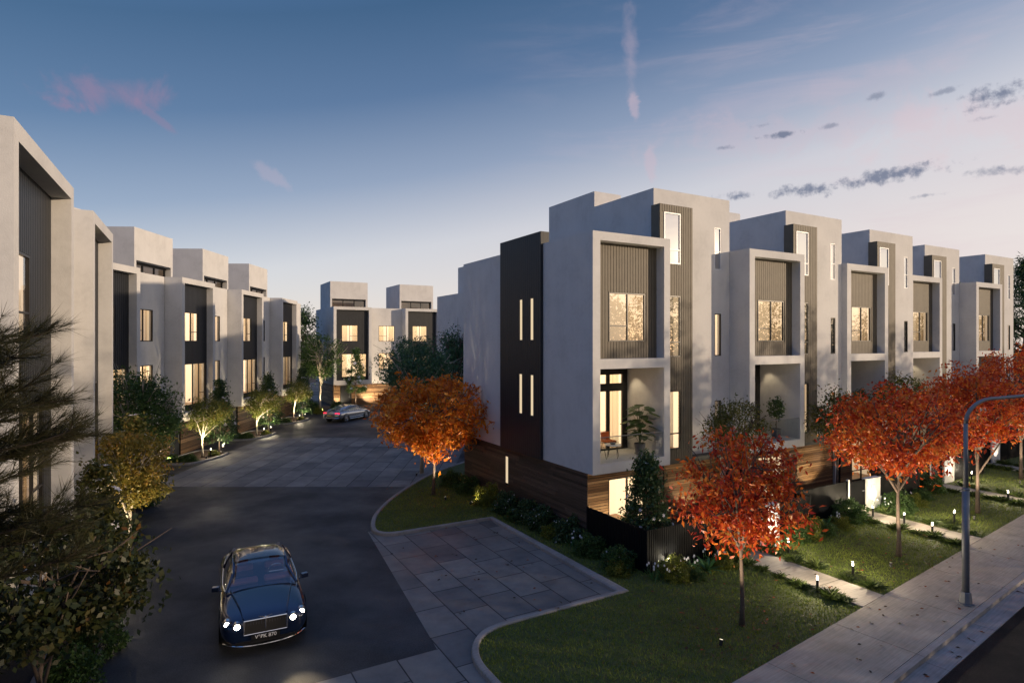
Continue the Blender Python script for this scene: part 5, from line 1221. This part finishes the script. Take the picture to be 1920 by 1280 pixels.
# ---------------------------------------------------------------- sky, sun, camera
SUN_EL = math.radians(8.0); SUNV = Vector((.9732, -.230))
def make_world():
    w = bpy.data.worlds.new('World'); SC.world = w; w.use_nodes = True; nt = w.node_tree; nt.nodes.clear()
    out = nt.nodes.new('ShaderNodeOutputWorld'); bg = nd(nt, 'ShaderNodeBackground', {'Strength': SKY_STRENGTH}); nt.links.new(bg.outputs[0], out.inputs[0])
    sk = nt.nodes.new('ShaderNodeTexSky'); sk.sky_type = 'NISHITA'; sk.sun_disc = False; sk.sun_elevation = SUN_EL; sk.sun_rotation = math.atan2(SUNV.x, SUNV.y)
    sk.altitude = 0; sk.air_density = 1.0; sk.dust_density = SKY_DUST; sk.ozone_density = SKY_OZONE
    tc = nt.nodes.new('ShaderNodeTexCoord'); nv = nd(nt, 'ShaderNodeVectorMath', {0: tc.outputs['Generated']}, operation='NORMALIZE'); sx = nd(nt, 'ShaderNodeSeparateXYZ', {0: nv.outputs[0]})
    az = nd(nt, 'ShaderNodeMath', {0: sx.outputs[0], 1: sx.outputs[1]}, operation='ARCTAN2'); el = nd(nt, 'ShaderNodeMath', {0: sx.outputs[2]}, operation='ARCSINE')
    ae = nd(nt, 'ShaderNodeCombineXYZ', {0: az.outputs[0], 1: el.outputs[0]})
    n1 = nd(nt, 'ShaderNodeTexNoise', {'Vector': ae.outputs[0], 'Scale': 16., 'Detail': 9., 'Roughness': .62, 'Distortion': .4})
    n2 = nd(nt, 'ShaderNodeTexNoise', {'Vector': ae.outputs[0], 'Scale': 48., 'Detail': 7., 'Roughness': .65})
    k1 = nd(nt, 'ShaderNodeMapRange', {'Value': n1.outputs['Fac'], 'From Min': .25, 'From Max': .75}, clamp=False); k2 = nd(nt, 'ShaderNodeMapRange', {'Value': n2.outputs['Fac'], 'From Min': .25, 'From Max': .75}, clamp=False)
    col = sk.outputs[0]
    if SKY_TINT:
        mm = nt.nodes.new('ShaderNodeMixRGB'); mm.blend_type = 'MULTIPLY'; mm.inputs[0].default_value = 1; nt.links.new(col, mm.inputs[1]); mm.inputs[2].default_value = (*SKY_TINT, 1); col = mm.outputs[0]
    # sky colour by height above the horizon, warmer and paler towards the low sun
    az2 = nd(nt, 'ShaderNodeMath', {0: az.outputs[0], 1: -.18}, operation='MULTIPLY'); ee = nd(nt, 'ShaderNodeMath', {0: el.outputs[0], 1: az2.outputs[0]}, operation='ADD')
    fr = nd(nt, 'ShaderNodeMapRange', {'Value': ee.outputs[0], 'From Min': math.radians(-10), 'From Max': math.radians(60)})
    lin = lambda c: tuple(((x/255+.055)/1.055)**2.4 for x in c)
    st = []
    for deg, t, n in ((-10,(238,228,222),(150,172,172)),(3,(226,218,216),(140,165,168)),(10.5,(203,205,213),(113,142,157)),(17,(143,159,185),(96,124,146)),(24,(91,118,154),(84,110,134)),(31,(66,98,134),(76,102,127)),(45,(84,120,178),(60,84,110)),(60,(90,128,190),(52,75,100))):
        T, N = lin(t), lin(n); st.append(((deg+10)/70, tuple(max(.0,(a-.3*b)/.7) for a, b in zip(T, N))))
    rp = ramp(nt, fr.outputs[0], st); ml = nt.nodes.new('ShaderNodeMixRGB'); ml.blend_type = 'MULTIPLY'; ml.inputs[0].default_value = 1; nt.links.new(rp.outputs[0], ml.inputs[1]); ml.inputs[2].default_value = (1/SKY_STRENGTH,)*3+(1,)
    m7 = nt.nodes.new('ShaderNodeMixRGB'); m7.inputs[0].default_value = .7; nt.links.new(col, m7.inputs[1]); nt.links.new(ml.outputs[0], m7.inputs[2]); col = m7.outputs[0]
    def a_e(px, py):
        x, z = (px-960)/1114, (640-py)/1114; return math.atan2(x, 1), math.atan2(z, math.hypot(x, 1))
    def cloud(px, py, w, h, rot, colr, amt, noise, lo, hi):
        nonlocal col
        a, e = a_e(px, py); sc = 1/1114*1.15
        mp = nd(nt, 'ShaderNodeMapping', {'Vector': ae.outputs[0], 'Location': (a, e, 0), 'Rotation': (0,0,math.radians(rot)), 'Scale': (w*sc, h*sc, 1)}, vector_type='TEXTURE')
        ln = nd(nt, 'ShaderNodeVectorMath', {0: mp.outputs[0]}, operation='LENGTH')
        f = nd(nt, 'ShaderNodeMapRange', {'Value': ln.outputs['Value'], 'From Min': 0., 'From Max': 1.25, 'To Min': .78, 'To Max': -.5})
        s = nd(nt, 'ShaderNodeMath', {0: f.outputs[0], 1: noise.outputs[0]}, operation='ADD')
        g = nd(nt, 'ShaderNodeMapRange', {'Value': s.outputs[0], 'From Min': lo, 'From Max': hi, 'To Min': 0., 'To Max': amt}, interpolation_type='SMOOTHSTEP')
        mx = nt.nodes.new('ShaderNodeMixRGB'); nt.links.new(g.outputs[0], mx.inputs[0]); nt.links.new(col, mx.inputs[1]); mx.inputs[2].default_value = (*[c*CLOUD_GAIN for c in colr], 1); col = mx.outputs[0]
    mc = nd(nt, 'ShaderNodeMapping', {'Vector': ae.outputs[0], 'Rotation': (0,0,.12), 'Scale': (2.6, 17., 1.)})
    nc = nd(nt, 'ShaderNodeTexNoise', {'Vector': mc.outputs[0], 'Scale': 1.3, 'Detail': 7., 'Roughness': .58, 'Distortion': .5})
    gc = nd(nt, 'ShaderNodeMapRange', {'Value': nc.outputs['Fac'], 'From Min': .44, 'From Max': .74, 'To Min': 0., 'To Max': .30}, interpolation_type='SMOOTHSTEP')
    ga = nd(nt, 'ShaderNodeMapRange', {'Value': az.outputs[0], 'From Min': -.1, 'From Max': .55})
    gm = nd(nt, 'ShaderNodeMath', {0: gc.outputs[0], 1: ga.outputs[0]}, operation='MULTIPLY')
    mx0 = nt.nodes.new('ShaderNodeMixRGB'); nt.links.new(gm.outputs[0], mx0.inputs[0]); nt.links.new(col, mx0.inputs[1]); mx0.inputs[2].default_value = (.66*CLOUD_GAIN,.52*CLOUD_GAIN,.58*CLOUD_GAIN,1); col = mx0.outputs[0]
    PK = (.29,.215,.335); PL = (.60,.46,.53); DK = (.16,.19,.28)
    cloud(195,172,118,44,6,PK,.62,k1,.62,1.25); cloud(130,200,50,22,10,PK,.6,k1,.78,1.2); cloud(285,215,90,12,-32,PK,.4,k1,.76,1.15)
    cloud(1182,110,22,110,3,PL,.26,k1,.62,1.3); cloud(1190,210,18,50,4,PL,.42,k1,.72,1.1); cloud(1222,305,20,48,4,PL,.4,k1,.72,1.1); cloud(515,335,60,20,-30,PL,.22,k1,.7,1.1)
    cloud(1500,250,480,60,-3,PL,.22,k1,.7,1.2); cloud(1800,240,260,80,0,(.72,.55,.58),.3,k1,.68,1.2); cloud(1600,160,300,50,5,PL,.15,k1,.7,1.2)
    for c in ((1510,356,95,21,0),(1655,333,150,22,3),(1865,180,70,26,2),(1382,368,55,15,-3),(1845,322,40,14,0),(1905,318,35,14,0),(1642,181,26,10,12),(1355,277,30,8,0),(1560,236,30,8,0),(1470,252,60,9,0),(1770,172,40,9,8),(1850,222,30,8,0),(1735,367,40,7,0),(1430,235,40,8,0)):
        cloud(*c[:4], c[4], DK, .9 if c[2] > 50 else .55, k2, .72, 1.3)
    nt.links.new(col, bg.inputs['Color'])
SKY_STRENGTH = .12; SKY_DUST = .6; SKY_OZONE = 2.0; SKY_TINT = None; CLOUD_GAIN = 1/.12
SUN_STRENGTH = 3.6; EXPOSURE = 0.08
make_world()
l = bpy.data.lights.new('sun', 'SUN'); l.energy = SUN_STRENGTH; l.angle = math.radians(.6); l.color = (1.,.76,.52)
so = bpy.data.objects.new('sun', l); COL.objects.link(so)
dv = Vector((SUNV.x*math.cos(SUN_EL), SUNV.y*math.cos(SUN_EL), math.sin(SUN_EL))); so.rotation_euler = (-dv).to_track_quat('-Z', 'Y').to_euler()
c = bpy.data.cameras.new('camera'); c.lens = 1114/1920*36; c.sensor_width = 36; c.clip_end = 3000; c.clip_start = .05
co = bpy.data.objects.new('camera', c); COL.objects.link(co); co.location = (0,0,7.0); co.rotation_euler = (PI/2,0,0); SC.camera = co
SC.view_settings.view_transform = 'Standard'; SC.view_settings.look = 'None'; SC.view_settings.gamma = 1.; SC.view_settings.exposure = EXPOSURE; SC.view_settings.use_curve_mapping = False
SC.render.engine = 'CYCLES'; SC.cycles.use_denoising = True; SC.cycles.max_bounces = 6; SC.cycles.transparent_max_bounces = 16; SC.cycles.sample_clamp_indirect = 6.; SC.cycles.caustics_reflective = False; SC.cycles.caustics_refractive = False
